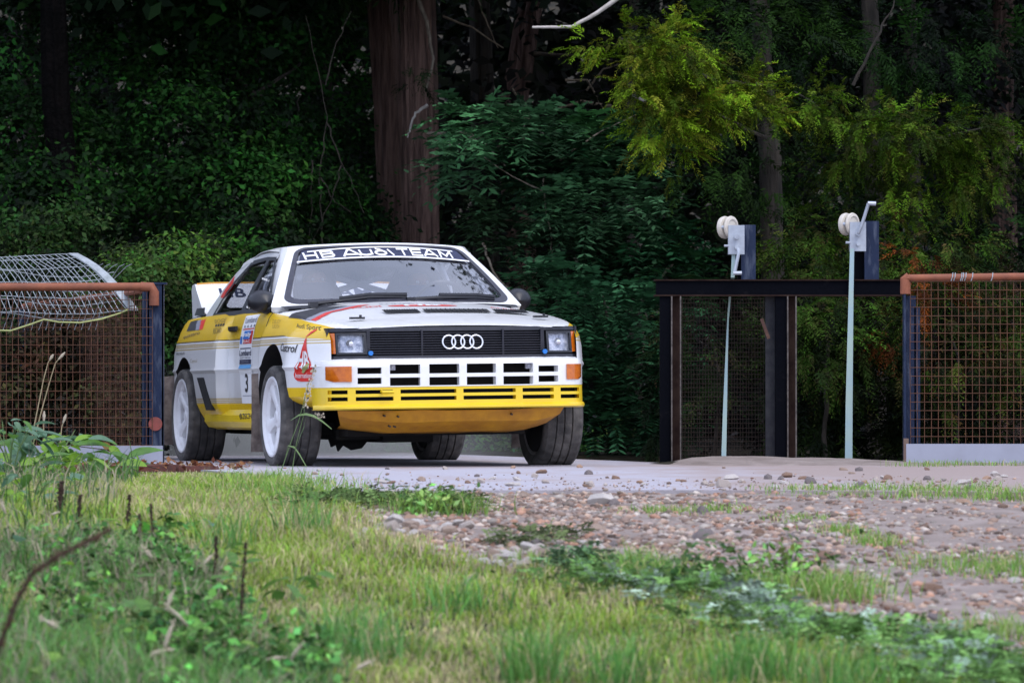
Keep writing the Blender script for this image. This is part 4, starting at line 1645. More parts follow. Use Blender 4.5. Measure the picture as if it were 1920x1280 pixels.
big = []
for _ in range(95):                                     # loose flints on the slab
    y = rng.uniform(17.9, 24.5)
    x = rng.uniform(-1.0 - (y - 18) * .07, 2.6)
    if y > 21 and rng.random() < .65:
        y = rng.uniform(17.9, 20)
    big.append((slab_o, x, y, .012, rng.uniform(.022, .058) * (1.15 if rng.random() < .12 else .85), int(rng.integers(18))))
for x, y, s in ((.36, 17.0, .10), (.40, 16.95, .06), (-.97, 19.6, .06), (.66, 15.0, .085), (.70, 14.98, .06), (.52, 14.7, .075), (.30, 15.3, .07), (1.02, 14.2, .075), (1.17, 14.1, .07), (.90, 14.1, .06), (.98, 13.0, .07), (1.28, 13.2, .07), (1.11, 12.7, .05), (1.16, 12.68, .05), (.86, 15.2, .06), (1.35, 12.4, .05), (1.6, 12.35, .045), (1.95, 16.3, .07), (2.15, 15.7, .08), (1.75, 16.8, .07)):
    big.append((track, x, y, gzf(x, y), s, int(rng.integers(18))))
for _ in range(62):                                     # pale heaps at the lawn's corner
    a, b = ((-.33, 15.25), (.02, 14.08))[int(rng.random() < .55)]
    x, y = a + rng.normal() * .10, b + rng.normal() * .16
    big.append((track, x, y, gzf(x, y) + rng.uniform(0, .02), rng.uniform(.035, .065), int(rng.choice([1, 3, 7, 9, 13, 15, 0]))))
for _ in range(120):
    y = rng.uniform(12, 17.6)
    x = edge_x(y) + .1 + abs(rng.normal()) * .9
    if x < 2.4:
        big.append((track, x, y, gzf(x, y), rng.uniform(.03, .055), int(rng.integers(18))))
for b in big:
    place_stone(*b)

# the small gravel: one mass of chips
V_all, F_all, T_all = [], [], []
protos = [stone_mesh(300 + i, False) for i in range(6)]
nv = 0
N_CH = 38000
ys = rng.uniform(10.6, 17.75, N_CH * 3)
xs = edge_x(ys) - .05 + np.abs(rng.normal(size=ys.size)) * 1.3
keep = (xs < ys * .118 + .7)
dens = .32 + .68 * (np.clip((ys - 13.2) / 1.2, 0, 1)) * (.65 + .35 * wob(xs, ys, .9))
keep &= rng.random(ys.size) < dens
xs, ys = xs[keep][:N_CH], ys[keep][:N_CH]
zs = gz(xs, ys)
x2 = rng.uniform(-1.4, 3.0, 1200)
y2 = 17.7 + np.abs(rng.normal(size=1200)) * 1.6
sel = (x2 > edge_x(y2)) & (y2 < 25)
xs, ys, zs = np.concatenate([xs, x2[sel]]), np.concatenate([ys, y2[sel]]), np.concatenate([zs, np.full(sel.sum(), .012)])
sz = np.clip(rng.lognormal(-4.42, .52, xs.size), .004, .036)
sz[-sel.sum():] *= .6
cols = np.array([(.36, .25, .20), (.27, .175, .14), (.40, .32, .28), (.20, .14, .12), (.30, .23, .21), (.42, .36, .33), (.36, .20, .145), (.32, .22, .18)])
for k, (PV, PF) in enumerate(protos):
    idx = np.arange(k, xs.size, len(protos))
    a = rng.uniform(0, 6.28, idx.size)
    ca, sa = np.cos(a), np.sin(a)
    P = PV[None] * sz[idx, None, None]
    Q = np.empty_like(P)
    Q[..., 0] = P[..., 0] * ca[:, None] - P[..., 1] * sa[:, None] + xs[idx, None]
    Q[..., 1] = P[..., 0] * sa[:, None] + P[..., 1] * ca[:, None] + ys[idx, None]
    Q[..., 2] = P[..., 2] + zs[idx, None] + sz[idx, None] * rng.uniform(.05, .30, (idx.size, 1))
    V_all.append(Q.reshape(-1, 3))
    F_all.append((np.array(PF)[None] + (np.arange(idx.size) * len(PV))[:, None, None]).reshape(-1, 3) + nv)
    c = cols[rng.integers(0, len(cols), idx.size)] * rng.uniform(.45, 1.55, (idx.size, 1)) * np.array([.90, .92, .88])
    T_all.append(np.repeat(c, len(PV), 0))
    nv += idx.size * len(PV)
M_chip = mat('chip_stone', (.3, .2, .15), .85, bump=.002, bscale=120, attr='tint', spec=.3)
chips = link('gravel', raw_mesh('gravel', np.concatenate(V_all), np.concatenate(F_all), M_chip, np.concatenate(T_all)))
tag(chips, 'loose pinkish brown gravel chips covering the track', 'gravel', kind='stuff')

# brick kerb by the left fence
kerb = empty('brick_kerb', (-2.12, 23.75, -.004))
tag(kerb, 'low dark red brick kerb at the foot of the left fence', 'kerb')
M_brick = mat('brick_red', (.17, .055, .040), .9, col2=(.10, .045, .038), scale=20, detail=6, bump=.004, bscale=60)
bmb = MB()
bmb.box((0, 0, 0), (.205, .10, .062))
bme = bmb.mesh('brick', M_brick)
for i in range(5):
    o = bpy.data.objects.new('brick', bme)
    o.parent = kerb
    o.location = (-.46 + i * .217 + rng.uniform(-.006, .006), .0 - i * .03 + rng.uniform(-.01, .01), .008 + rng.uniform(-.010, .010) + (.014 if i == 0 else 0))
    o.rotation_euler = (rng.uniform(-.05, .05), rng.uniform(-.05, .05), -.13 + rng.uniform(-.06, .06))
    COL.objects.link(o)

# ================================================================== fences and the sluice frame
M_rust = mat('rust_wire', (.15, .060, .030), .85, col2=(.08, .036, .022), scale=18, detail=5)
M_rail = mat('rail_oxide', (.30, .095, .045), .7, col2=(.20, .065, .035), scale=9, detail=8, bump=.002, bscale=40)
M_post = mat('post_navy', (.010, .020, .055), .5, spec=.25, col2=(.10, .12, .17), scale=10, detail=10, lo=.5, hi=.8, bump=.002, bscale=50, stretch=(3, 3, .6))
M_tar = mat('timber_tar', (.0025, .003, .0055), .9, col2=(.016, .015, .018), spec=.06, scale=12, detail=10, lo=.6, hi=.9, bump=.004, bscale=40, stretch=(1, 1, 1))
M_rbrown = mat('steel_brown', (.016, .007, .006), .85, spec=.15, col2=(.035, .02, .015), scale=12, detail=8)
M_board = mat('board_pale', (.36, .38, .47), .6, col2=(.30, .31, .38), scale=5, detail=8, lo=.3, hi=.75)
M_galv = mat('galvanised', (.46, .50, .56), .42, .35, col2=(.33, .36, .42), scale=14, detail=5)
M_spool = mat('spool_cream', (.62, .57, .50), .5, col2=(.44, .39, .33), scale=16, detail=6, lo=.45, hi=.8)
M_wire = mat('wire_white', (.40, .43, .46), .5, .2, col2=(.26, .29, .30), scale=20)


def wires(mb, o, ux, uz, w, h, nx, nz, r, jit=.0):
    """A welded grid: nx upright and nz level wires over a w x h panel from corner o."""
    o, ux, uz = Vector(o), Vector(ux), Vector(uz)
    nrm = ux.cross(uz).normalized()
    for i in range(nx):
        a = o + ux * (w * i / (nx - 1))
        mb.tube([a + nrm * random.uniform(-jit, jit), a + uz * h * .5 + nrm * random.uniform(-jit, jit) + ux * random.uniform(-jit, jit), a + uz * h], r, 4, 0, False)
    for j in range(nz):
        a = o + uz * (h * j / (nz - 1)) + nrm * r * 1.6
        mb.tube([a, a + ux * w * .5 + uz * random.uniform(-jit, jit), a + ux * w], r, 4, 0, False)


random.seed(21)
# left fence
FD = 26.4
lf = empty('mesh_fence', (-2.25, FD, 0))
tag(lf, 'rusty wire mesh fence with oxide top rail and navy end post, beside the car', 'fence')
m = MB()
m.tube([(-2.2, 0, 1.080), (-.9, 0, 1.082), (.02, 0, 1.084)], .026, 12)
m.tube([(-.01, 0, 1.084), (.055, 0, 1.082), (.07, 0, 1.05), (.07, 0, .97)], .030, 12)
m.build('top_rail', M_rail, lf)
m = MB()
m.box((.078, .02, .53), (.095, .010, 1.14))
m.box((.034, .05, .53), (.010, .07, 1.14))
m.box((.121, .05, .53), (.010, .07, 1.14))
m.box((.078, .05, 1.105), (.13, .09, .012), 0)
m.build('post', M_post, lf)
m = MB()
wires(m, (-2.2, 0, .12), (1, 0, 0), (0, 0, 1), 2.26, .94, 62, 18, .0025, .004)
m.build('wire_mesh', M_rust, lf)['kind'] = 'stuff'
m = MB()
m.box((-.98, -.012, .045), (2.21, .022, .145))
m.build('base_board', M_board, lf)
m = MB()
m.tube([(.078, .012, .25), (.078, .004, .25)], .042, 18)
m.build('reflector', mat('reflector_red', (.28, .06, .045), .5, col2=(.20, .05, .04), scale=20), lf)
# parapet mesh running back along the bridge
pf = empty('mesh_parapet', (-2.25, 26.55, 0))
tag(pf, 'rusty wire mesh parapet running back from the left fence post', 'fence')
dirv = Vector((-1.30, 4.45, 0)).normalized()
m = MB()
wires(m, (.02, .1, .02), dirv, (0, 0, 1), 4.5, 1.02, 80, 20, .0026, .004)
m.build('wire_mesh', mat('rust_dark', (.09, .035, .02), .9, col2=(.05, .025, .018), scale=18), pf)['kind'] = 'stuff'
for t in (.02, 4.5):
    m = MB()
    p = dirv * t
    m.box((p.x + .02, p.y + .1, .5), (.07, .07, 1.12), 0, Matrix.Rotation(.28, 3, 'Z'))
    m.build('post', M_post, pf)
m = MB()
m.tube([Vector((.02, .1, 1.07)), Vector((.02, .1, 1.07)) + dirv * 4.5], .02, 8)
m.build('top_rail', M_rail, pf)

# crumpled white mesh panel thrown over the parapet
wc = empty('crumpled_mesh_panel', (-3.0, 27.3, .83))
tag(wc, 'bent white wire mesh panel with flat bar lying above the left fence', 'mesh panel')


def px(x, y, d):
    """World point for a measured photo position at distance d (used once to take sizes off the photograph)."""
    return Vector(((x - 960) / 8128 * d, d, .355 + (762 - y) / 8128 * d))


base = Vector((-3.0, 27.3, .8))
quad = [Vector((-.60, .1, .10)), Vector((.62, -.05, .14)), Vector((.20, .35, .50)), Vector((-.75, .45, .46))]


def sheet(u, v, bow=.05):
    a = quad[0].lerp(quad[1], u)
    b = quad[3].lerp(quad[2], u)
    p = a.lerp(b, v)
    return p + Vector((0, 0, bow * math.sin(math.pi * v) + .025 * math.sin(5 * u + 1) * (1 - v)))


m = MB()
for i in range(30):
    u = i / 29 * .97
    m.tube([sheet(u + random.uniform(-.006, .006), v / 6) + Vector((random.uniform(-.006, .006), 0, random.uniform(-.008, .008))) for v in range(7)], .0025, 4, 0, False)
for v in (0, .2, .42, .66, .88, 1.0):
    m.tube([sheet(u / 10, v + random.uniform(-.012, .012)) for u in range(11)], .0034, 4, 0, False)
m.build('wire_mesh', M_wire, wc)['kind'] = 'stuff'
m = MB()
m.grid([[sheet(1.0, v / 6) + Vector((dx, 0, dz)) for v in range(7)] for dx, dz in ((-.03, -.004), (-.03, .004), (.03, .004), (.03, -.004))], 0, closed_u=True)
m.build('edge_bar', M_wire, wc)
m = MB()
for i in range(26):
    x = -.62 + i * .046
    m.tube([(x + .04, .40, .455 + .02 * math.sin(i * .2)), (x, .46, .44 + .02 * math.sin(i * .2)), (x - .12 + random.uniform(-.03, .03), .62, .30), (x - .22, .70, .02)], .0026, 4, 0, False)
for k in range(4):
    m.tube([(-.65 + t * .22, .48 + .07 * k, .38 - .09 * k + .03 * math.sin(t * 1.3)) for t in range(6)], .004, 4, 0, False)
m.build('wire_mesh', M_wire, wc)['kind'] = 'stuff'
m = MB()
for k in range(3):
    m.grid([[(-.80 + t * .12, .03 + .02 * math.sin(t + k), .02 + .03 * math.sin(t * .8 + k * 2) + dz - k * .03) for t in range(4)] for dz in (0, .05)], 0)
m.build('edge_strip', M_wire, wc)
# pale rope across it
rp = MB()
pts = [px(-40, 618, 26.2), px(20, 620, 26.2), px(60, 607, 26.2), px(82, 599, 26.2), px(110, 604, 26.2), px(150, 605, 26.2), px(190, 598, 26.25), px(225, 587, 26.4), px(240, 580, 26.6)]
rp.tube(pts, .0055, 6)
rope = rp.build('rope', mat('rope_lime', (.42, .46, .18), .8, col2=(.34, .36, .14), scale=40), None, 60)
tag(rope, 'pale lime green rope hanging across the left mesh panel', 'rope')

# ---------------------------------------------------------------- sluice frame on the right
SF = empty('sluice_frame', (1.66, 26.5, 0))
tag(SF, 'black timber sluice frame with crossbeam beside the right fence', 'sluice frame')


def local(px0, px1, d=26.5):
    return (px0 - 960) / 8128 * d - 1.66, (px1 - 960) / 8128 * d - 1.66


def post(name, p0, p1, z0, z1, dy, th, m_, bev=0):
    a, b = local(p0, p1)
    q = MB()
    q.box(((a + b) / 2, dy, (z0 + z1) / 2), (b - a, th, z1 - z0))
    return q.build(name, m_, SF)


post('crossbeam', 1230, 1690, 1.037, 1.122, 0, .11, M_tar)
post('cap_plate', 1226, 1690, 1.122, 1.130, -.004, .13, M_rbrown)
post('cap_plate', 1226, 1690, 1.028, 1.037, -.004, .13, M_rbrown)
for a, b, dy, th, mm in ((1237, 1257, -.01, .09, M_tar), (1258, 1275, .03, .10, M_rbrown), (1436, 1453, .05, .08, mat('post_grey', (.03, .031, .038), .9, spec=.1, col2=(.05, .05, .055), scale=20)), (1453, 1474, -.01, .09, M_tar), (1475, 1491, .03, .10, M_rbrown)):
    post('upright', a, b, -1.0, 1.03, dy, th, mm)
for a in (1257.5, 1274, 1474.5, 1490):
    post('flange', a, a + 2.5, -1.0, 1.028, -.065, .02, mat('flange_worn', (.05, .042, .04), .7, col2=(.13, .11, .10), scale=30))
post('winch_post', 1390, 1417, 1.13, 1.465, .03, .085, M_post)
post('winch_post', 1621, 1648, 1.13, 1.488, .03, .085, M_post)
post('winch_side', 1384, 1391, 1.13, 1.46, .06, .06, M_tar)
post('winch_side', 1603, 1621, 1.13, 1.46, .06, .06, M_tar)
ow = MB()
a, b = local(1430, 1450)
ow.box((a + .012, -.055, .83), (.02, .012, .13), 0, Matrix.Rotation(-.35, 3, 'Y'))
ow.build('rusty_tag', mat('rust_plate', (.06, .026, .02), .85, col2=(.10, .05, .035), scale=25), SF)
sc = MB()
a, b = local(1277, 1436)
wires(sc, (a, .25, -.6), (1, 0, 0), (0, 0, 1), b - a, 1.62, 30, 60, .0022, .003)
sc.build('screen_mesh', mat('screen_rust', (.035, .020, .015), .9, col2=(.02, .013, .011), scale=20), SF)['kind'] = 'stuff'


def winch(p, y, handle_up, label):
    """Hand winch: galvanised plate, white twin reel, crank."""
    d = 26.43
    c = Vector(((p - 960) / 8128 * d, d, .355 + (762 - y) / 8128 * d))
    w = empty('hand_winch', c)
    tag(w, label, 'winch', 'hand winches on the sluice frame')
    q = MB()
    q.box((0, 0, -.008), (.098, .012, .178))
    q.box((-.046, .03, -.008), (.008, .06, .178))
    q.build('plate', M_galv, w)
    for x0, x1 in ((-.118, -.080), (-.066, -.040)):
        q = MB()
        q.lathe([(.012, x0), (.050, x0), (.066, x0 + .004), (.070, (x0 + x1) / 2), (.066, x1 - .004), (.050, x1), (.040, x1 - .006), (.012, x1 - .006)], 30, 'x')
        o = q.build('reel', M_spool, w, 30)
        o.location = (.012, .015, .070)
        o.rotation_euler = (0, 0, R(-38))
    q = MB()
    for nm, p0, p1, r0 in (('axle', (-.10, .03, .07), (.0, .01, .07), .012), ('boss', (.0, -.004, .01), (.0, -.03, .01), .016), ('bolt', (.0, -.004, -.055), (.0, -.03, -.055), .012), ('ratchet_pin', (-.075, .0, -.045), (-.04, .0, -.045), .008)):
        q = MB()
        q.tube([p0, p1], r0, 10)
        q.build(nm, M_galv, w)
    q = MB()
    if handle_up:
        q.tube([(.0, -.032, .012), (.02, -.04, .06), (.055, -.05, .175), (.060, -.052, .192)], .0105, 6)
        q.tube([(.056, -.052, .192), (.105, -.052, .190)], .013, 8)
    else:
        q.tube([(.008, -.032, -.062), (.012, -.04, -.085), (-.012, -.045, -.20), (-.015, -.045, -.205)], .0105, 6)
        q.tube([(-.022, -.045, -.212), (.03, -.045, -.212)], .012, 8)
    q.build('crank', M_galv, w)
    return w


winch(1381, 447, False, 'hand winch with its crank hanging down, over the dark doorway of the frame')
winch(1609, 441, True, 'hand winch with its crank pointing up, on the post near the right fence')
M_strap = mat('strap_blue', (.30, .42, .46), .7, col2=(.34, .45, .40), scale=6)


def strap(name, pts, label):
    q = MB()
    q.grid([[px(x + s * w / 2, y, d) for x, y, d, w in pts] for s in (-1, -.33, .33, 1)], 0)
    q.grid([[px(x + s * w / 2, y, d + .004) for x, y, d, w in pts] for s in (-1, 1)], 0)
    o = q.build(name, M_strap, None, 60)
    tag(o, label, 'strap', 'straps hanging from the winches')


strap('lifting_strap', [(1376, 470, 26.44, 7), (1374, 520, 26.44, 7), (1370, 540, 26.6, 5), (1365, 600, 26.62, 3), (1362, 680, 26.62, 5), (1359, 780, 26.6, 8), (1357, 856, 26.55, 9), (1356, 900, 26.55, 9)], 'thin pale strap twisting down inside the dark doorway of the sluice frame')
strap('lifting_strap', [(1598, 466, 26.42, 8), (1596, 550, 26.40, 9), (1594, 650, 26.38, 11), (1592, 760, 26.36, 13), (1591, 880, 26.34, 14), (1590, 930, 26.34, 14)], 'broad pale blue strap in front of the crossbeam near the right fence')

# right fence
rf_ = empty('mesh_fence', (2.36, 26.0, 0))
tag(rf_, 'rusty wire mesh fence with oxide top rail standing at the right edge', 'fence')
m = MB()
m.tube([(.0, 0, 1.125), (.6, 0, 1.134), (2.2, 0, 1.145)], .022, 12)
m.tube([(.02, 0, 1.128), (.0, 0, 1.12), (.0, 0, 1.03)], .032, 10)
m.build('top_rail', M_rail, rf_)
m = MB()
m.box((-.005, .02, .51), (.012, .09, 1.06))
m.box((.03, .03, .50), (.07, .010, 1.04))
m.box((.073, .05, .47), (.035, .05, .96))
m.build('post', M_post, rf_)
m = MB()
m.box((.0, -.03, .07), (.03, .02, .19))
m.build('shoe', mat('shoe_clay', (.15, .10, .085), .9, col2=(.2, .14, .11), scale=12), rf_)
m = MB()
wires(m, (.03, -.012, .125), (1, 0, 0), (0, 0, 1), 2.1, .98, 52, 20, .0024, .004)
m.build('wire_mesh', M_rust, rf_)['kind'] = 'stuff'
m = MB()
m.box((1.10, -.03, .055), (2.20, .022, .155))
m.build('base_board', M_board, rf_)
for k, x in enumerate((.28, .295, .335, .345, .36, .40, .52)):
    q = MB()
    q.tube([(x - .008, -.022, 1.108), (x, -.026, 1.13), (x + .004, -.01, 1.156), (x + .004, .02, 1.15)], .003, 5)
    q.build('wire_tie', M_wire, rf_)

# ================================================================== the wood, its gloom and lit clumps put into the leaf tints
M_leaf = leaf_mat('leaf', .25, .7, .15)
M_needle = leaf_mat('needle', .2, .75, .12)
M_bark = mat('bark_red', (.25, .150, .118), .9, col2=(.070, .036, .029), scale=7, detail=12, bump=.14, bscale=9, stretch=(3.5, 3.5, .3), lo=.35, hi=.65)
M_bark2 = mat('bark_grey', (.042, .033, .025), .9, col2=(.016, .013, .010), scale=9, detail=10, bump=.03, bscale=14, stretch=(2, 2, .4))
M_dead = mat('dead_wood', (.26, .22, .17), .85, col2=(.13, .10, .075), scale=20, detail=6)
M_bleach = mat('bleached_wood', (.52, .48, .44), .8, col2=(.38, .34, .30), scale=20, detail=6)
TAU = 2 * math.pi


def at(px_, py_, d):
    """Point at distance d for a position measured on the photograph."""
    return np.array([(px_ - 960) / 8128 * d, d, .355 + (762 - py_) / 8128 * d])


def unit(a):
    return a / np.maximum(np.linalg.norm(a, axis=-1, keepdims=True), 1e-9)


def leaf_quads(P, A, Nn, L, W, fold=.15):
    """Diamond leaves: base P, axis A, normal Nn, length L, width W -> verts (n*4,3), faces (n,4)."""
    S = np.cross(A, Nn)
    n = len(P)
    V = np.empty((n, 4, 3))
    V[:, 0] = P
    V[:, 1] = P + A * (L * .45)[:, None] + S * (W * .5)[:, None] + Nn * (fold * W)[:, None]
    V[:, 2] = P + A * L[:, None]
    V[:, 3] = P + A * (L * .45)[:, None] - S * (W * .5)[:, None] + Nn * (fold * W)[:, None]
    return V.reshape(-1, 3), np.arange(n * 4).reshape(n, 4)


class Leaves:
    def __init__(self):
        self.V, self.F, self.T, self.n = [], [], [], 0

    def put(self, V, F, T):
        self.V.append(V)
        self.F.append(F + self.n)
        self.T.append(T)
        self.n += len(V)

    def broad(self, c, rad, n, size, tint, clump=.16, nc=None, shell=.55, hue=.25, droop=.25):
        """Broadleaf mass: leaves gathered in clumps through an ellipsoid."""
        nc = nc or max(6, n // 85)
        d = unit(rng.normal(size=(nc, 3)))
        r = (shell + (1 - shell) * rng.random(nc)) ** .8
        C = np.array(c) + d * r[:, None] * np.array(rad)
        k = rng.integers(0, nc, n)
        off = rng.normal(size=(n, 3)) * clump * np.array([1.0, 1.0, .75])
        P = C[k] + off
        out = unit(P - np.array(c))
        Nn = unit(out * .5 + np.array([0, -.25, .75]) + rng.normal(size=(n, 3)) * .55)
        A = rng.normal(size=(n, 3)) + np.array([0, 0, -droop])
        A = unit(A - Nn * (A * Nn).sum(1, keepdims=True))
        L = size * rng.uniform(.65, 1.3, n)
        V, F = leaf_quads(P, A, Nn, L, L * rng.uniform(.45, .62, n))
        t = np.array(tint) * ((.30 + 1.9 * rng.random((nc, 1)) ** 2.2) * (1 + hue * .3 * rng.normal(size=(nc, 3))))[k] * rng.uniform(.75, 1.25, (n, 1)) * (1 + .12 * rng.normal(size=(n, 3)))  # clump tones spread from dark to bright, painting shaded and lit patches
        self.put(V, F, np.repeat(np.clip(t, .004, 1), 4, 0))

    def sprays(self, c, rad, ns, length, tint, tint2=None, per=16, leaf=.03, droop=.5, out_dir=None, shell=.4):
        """Yew or cypress: drooping flat sprays of short leaves along a twig."""
        nf = max(3, ns // 8)                      # sprays grow in families from one branchlet
        fam = rng.integers(0, nf, ns)
        d0 = unit(rng.normal(size=(nf, 3)))
        r0 = (shell + (1 - shell) * rng.random(nf)) ** .7
        B0 = np.array(c) + d0 * r0[:, None] * np.array(rad)
        A0 = d0 * np.array([1, .8, .4]) + rng.normal(size=(nf, 3)) * .5 + np.array(out_dir if out_dir is not None else (0, -.35, 0))
        d = d0[fam]
        B = B0[fam] + unit(A0)[fam] * (rng.random((ns, 1)) * length * 1.2) + rng.normal(size=(ns, 3)) * length * .14
        ax = A0[fam] + rng.normal(size=(ns, 3)) * .38
        ax[:, 2] -= droop * .5
        ax = unit(ax)
        side = unit(np.cross(ax, np.array([0, 0, 1.0]) + rng.normal(size=(ns, 3)) * .3))
        nrm = np.cross(side, ax)
        Ls = length * rng.uniform(.6, 1.3, ns)
        t = (np.arange(per) + .5) / per
        T = np.broadcast_to(t, (ns, per))
        P = B[:, None] + ax[:, None] * (T * Ls[:, None])[..., None]
        P = P.copy()
        P[..., 2] -= droop * .5 * (T ** 2) * Ls[:, None]
        sg = np.where(np.arange(per) % 2 == 0, 1., -1.)
        A = unit(ax[:, None] * .75 + side[:, None] * sg[None, :, None] * .8 + rng.normal(size=(ns, per, 3)) * .25 + np.array([0, 0, -.25]))
        Nn = unit(nrm[:, None] + rng.normal(size=(ns, per, 3)) * .35)
        n = ns * per
        P, A, Nn = P.reshape(n, 3), A.reshape(n, 3), Nn.reshape(n, 3)
        L = leaf * rng.uniform(.7, 1.5, n) * np.repeat(1.25 - .6 * t[None], ns, 0).ravel()
        V, F = leaf_quads(P, A, Nn, L, L * .30)
        base = np.array(tint)[None]
        if tint2 is not None:
            base = base + (np.array(tint2) - base) * (rng.random((ns, 1)) ** 2)
        tt = (base * rng.uniform(.75, 1.25, (ns, 1)) * (.35 + 1.7 * rng.random((nf, 1)) ** 1.6)[fam])[:, None] * (.8 + .45 * t[None, :, None]) * np.ones((ns, per, 1))  # lit and shaded branchlets painted by a wide spread of tint
        tt = tt.reshape(n, 3) * rng.uniform(.85, 1.15, (n, 1))
        self.put(V, F, np.repeat(np.clip(tt, .004, 1), 4, 0))

    def pinnate(self, c, rad, ns, length, tint, pairs=6, leaf=.06, droop=.45, face=(0, -.6, .2), shell=.35):
        """Compound leaves (ash-like): leaflets in pairs along an arching stalk."""
        d = unit(rng.normal(size=(ns, 3)))
        r = (shell + (1 - shell) * rng.random(ns)) ** .7
        B = np.array(c) + d * r[:, None] * np.array(rad)
        ax = unit(d * np.array([1, 1, .35]) + rng.normal(size=(ns, 3)) * .35 + np.array(face))
        side = unit(np.cross(ax, np.array([0, 0, 1.0])))
        nrm = np.cross(side, ax)
        Ls = length * rng.uniform(.7, 1.25, ns)
        t = np.repeat((np.arange(pairs) + .6) / pairs, 2)
        per = pairs * 2
        T = np.broadcast_to(t, (ns, per))
        P = (B[:, None] + ax[:, None] * (T * Ls[:, None])[..., None]).copy()
        P[..., 2] -= droop * (T ** 2) * Ls[:, None]
        sg = np.tile([1., -1.], pairs)
        A = unit(ax[:, None] * .45 + side[:, None] * sg[None, :, None] + rng.normal(size=(ns, per, 3)) * .15 + np.array([0, 0, -.3]))
        Nn = unit(nrm[:, None] + rng.normal(size=(ns, per, 3)) * .22)
        n = ns * per
        P, A, Nn = P.reshape(n, 3), A.reshape(n, 3), Nn.reshape(n, 3)
        L = leaf * rng.uniform(.75, 1.25, n)
        V, F = leaf_quads(P, A, Nn, L, L * .38, .08)
        tt = np.repeat(np.array(tint)[None] * (.35 + 1.7 * rng.random((ns, 1)) ** 1.8), per, 0) * rng.uniform(.85, 1.15, (n, 1))
        self.put(V, F, np.repeat(np.clip(tt, .004, 1), 4, 0))

    def build(self, name, m, parent):
        return link(name, raw_mesh(name, np.concatenate(self.V), np.concatenate(self.F), m, np.concatenate(self.T)), parent)


def limb(path, r0, r1, n=10, wob_=.0, seed=0, m=None, steps=8):
    """A tapered limb through the given points."""
    rr = random.Random(seed)
    pts = [Vector(p) for p in path]
    out = []
    for i in range(len(pts) - 1):
        for k in range(steps):
            out.append(pts[i].lerp(pts[i + 1], k / steps))
    out.append(pts[-1])
    N_ = len(out)
    out = [p + Vector((rr.uniform(-1, 1), rr.uniform(-1, 1), rr.uniform(-1, 1) * .3)) * wob_ * (0 if i in (0,) else 1) for i, p in enumerate(out)]
    mb = MB()
    mb.tube(out, [lerp(r0, r1, i / (N_ - 1)) for i in range(N_)], n)
    return mb


def trunk_mesh(path, r0, r1, seed, flutes=7, flare=.25):
    """Trunk with a fluted, uneven section and a flared foot."""
    rr = random.Random(seed)
    pts = [Vector(p) for p in path]
    mb = MB()
    rows = []
    ph = [rr.uniform(0, TAU) for _ in range(4)]
    NS = 60
    for i in range(NS + 1):
        t = i / NS
        s = t * (len(pts) - 1)
        k = min(int(s), len(pts) - 2)
        c = pts[k].lerp(pts[k + 1], s - k)
        r = lerp(r0, r1, t) * (1 + flare * math.exp(-t * 22))
        rows.append([c + Vector((math.cos(a), math.sin(a), 0)) * r * (1 + .08 * math.sin(flutes * a + ph[0] + t * 2) + .05 * math.sin(3 * a + ph[1] + t * 5) + .05 * math.sin(11 * a + ph[2] + t * 9) + .03 * math.sin(19 * a + ph[3] - t * 7) + rr.uniform(-.03, .03)) for a in [q * TAU / 56 for q in range(56)]])
    mb.grid(rows, 0, closed_v=True)
    return mb


def tree(name, label, foot, group=None):
    o = empty(name, (0, 0, 0))
    return tag(o, label, 'tree', group)


def rel(v):
    return tuple(float(q) for q in v)


# --- two tall red-barked trunks behind the car
def px_path(lst, d):
    return [rel(at(a, b, d)) for a, b in lst]


t1 = tree('redwood_tree', 'tall tree with reddish furrowed bark, its slightly leaning trunk nearer the left of the pair', None, 'red barked trunks behind the car')
trunk_mesh(px_path([(746, 840), (739, 460), (728, 200), (712, -60), (690, -700), (680, -1400)], 38.4), .125, .13, 3).build('trunk', M_bark, t1, 60)
t2 = tree('redwood_tree', 'straight tall tree with reddish furrowed bark right above the windscreen', None, 'red barked trunks behind the car')
trunk_mesh(px_path([(792, 845), (790, 460), (788, 200), (780, -60), (775, -700), (770, -1400)], 37.6), .165, .13, 5).build('trunk', M_bark, t2, 60)
for pts, r, mm in (([(775, -40), (805, 60), (812, 110), (800, 165)], .022, M_dead), ([(802, 196), (780, 212), (768, 240), (764, 258)], .016, M_bleach), ([(800, 250), (870, 248), (905, 272), (952, 315)], .017, M_dead), ([(880, 250), (905, 262), (930, 292)], .011, M_dead)):
    limb(px_path(pts, 37.2), r, r * .35, 7, .01, 3, None, 5).build('dead_branch', mm, t2, 60)
lv = Leaves()
for c, s in (((650, -260), 1.3), ((760, -420), 1.5), ((900, -350), 1.4), ((560, -420), 1.4)):
    lv.sprays(at(c[0], c[1], 37.0), (s, 1.6, .9), 1500, .35, (.030, .060, .020), per=9, leaf=.11, droop=.6)
lv.build('crown', M_needle, t1)
lv = Leaves()
for c, s in (((800, -330), 1.3), ((930, -520), 1.5), ((1020, -330), 1.4)):
    lv.sprays(at(c[0], c[1], 36.4), (s, 1.8, .9), 1500, .35, (.030, .060, .020), per=9, leaf=.11, droop=.6)
lv.sprays(at(775, 140, 36.9), (.12, .1, .1), 60, .12, (.02, .05, .015), per=10, leaf=.03)
lv.build('crown', M_needle, t2)

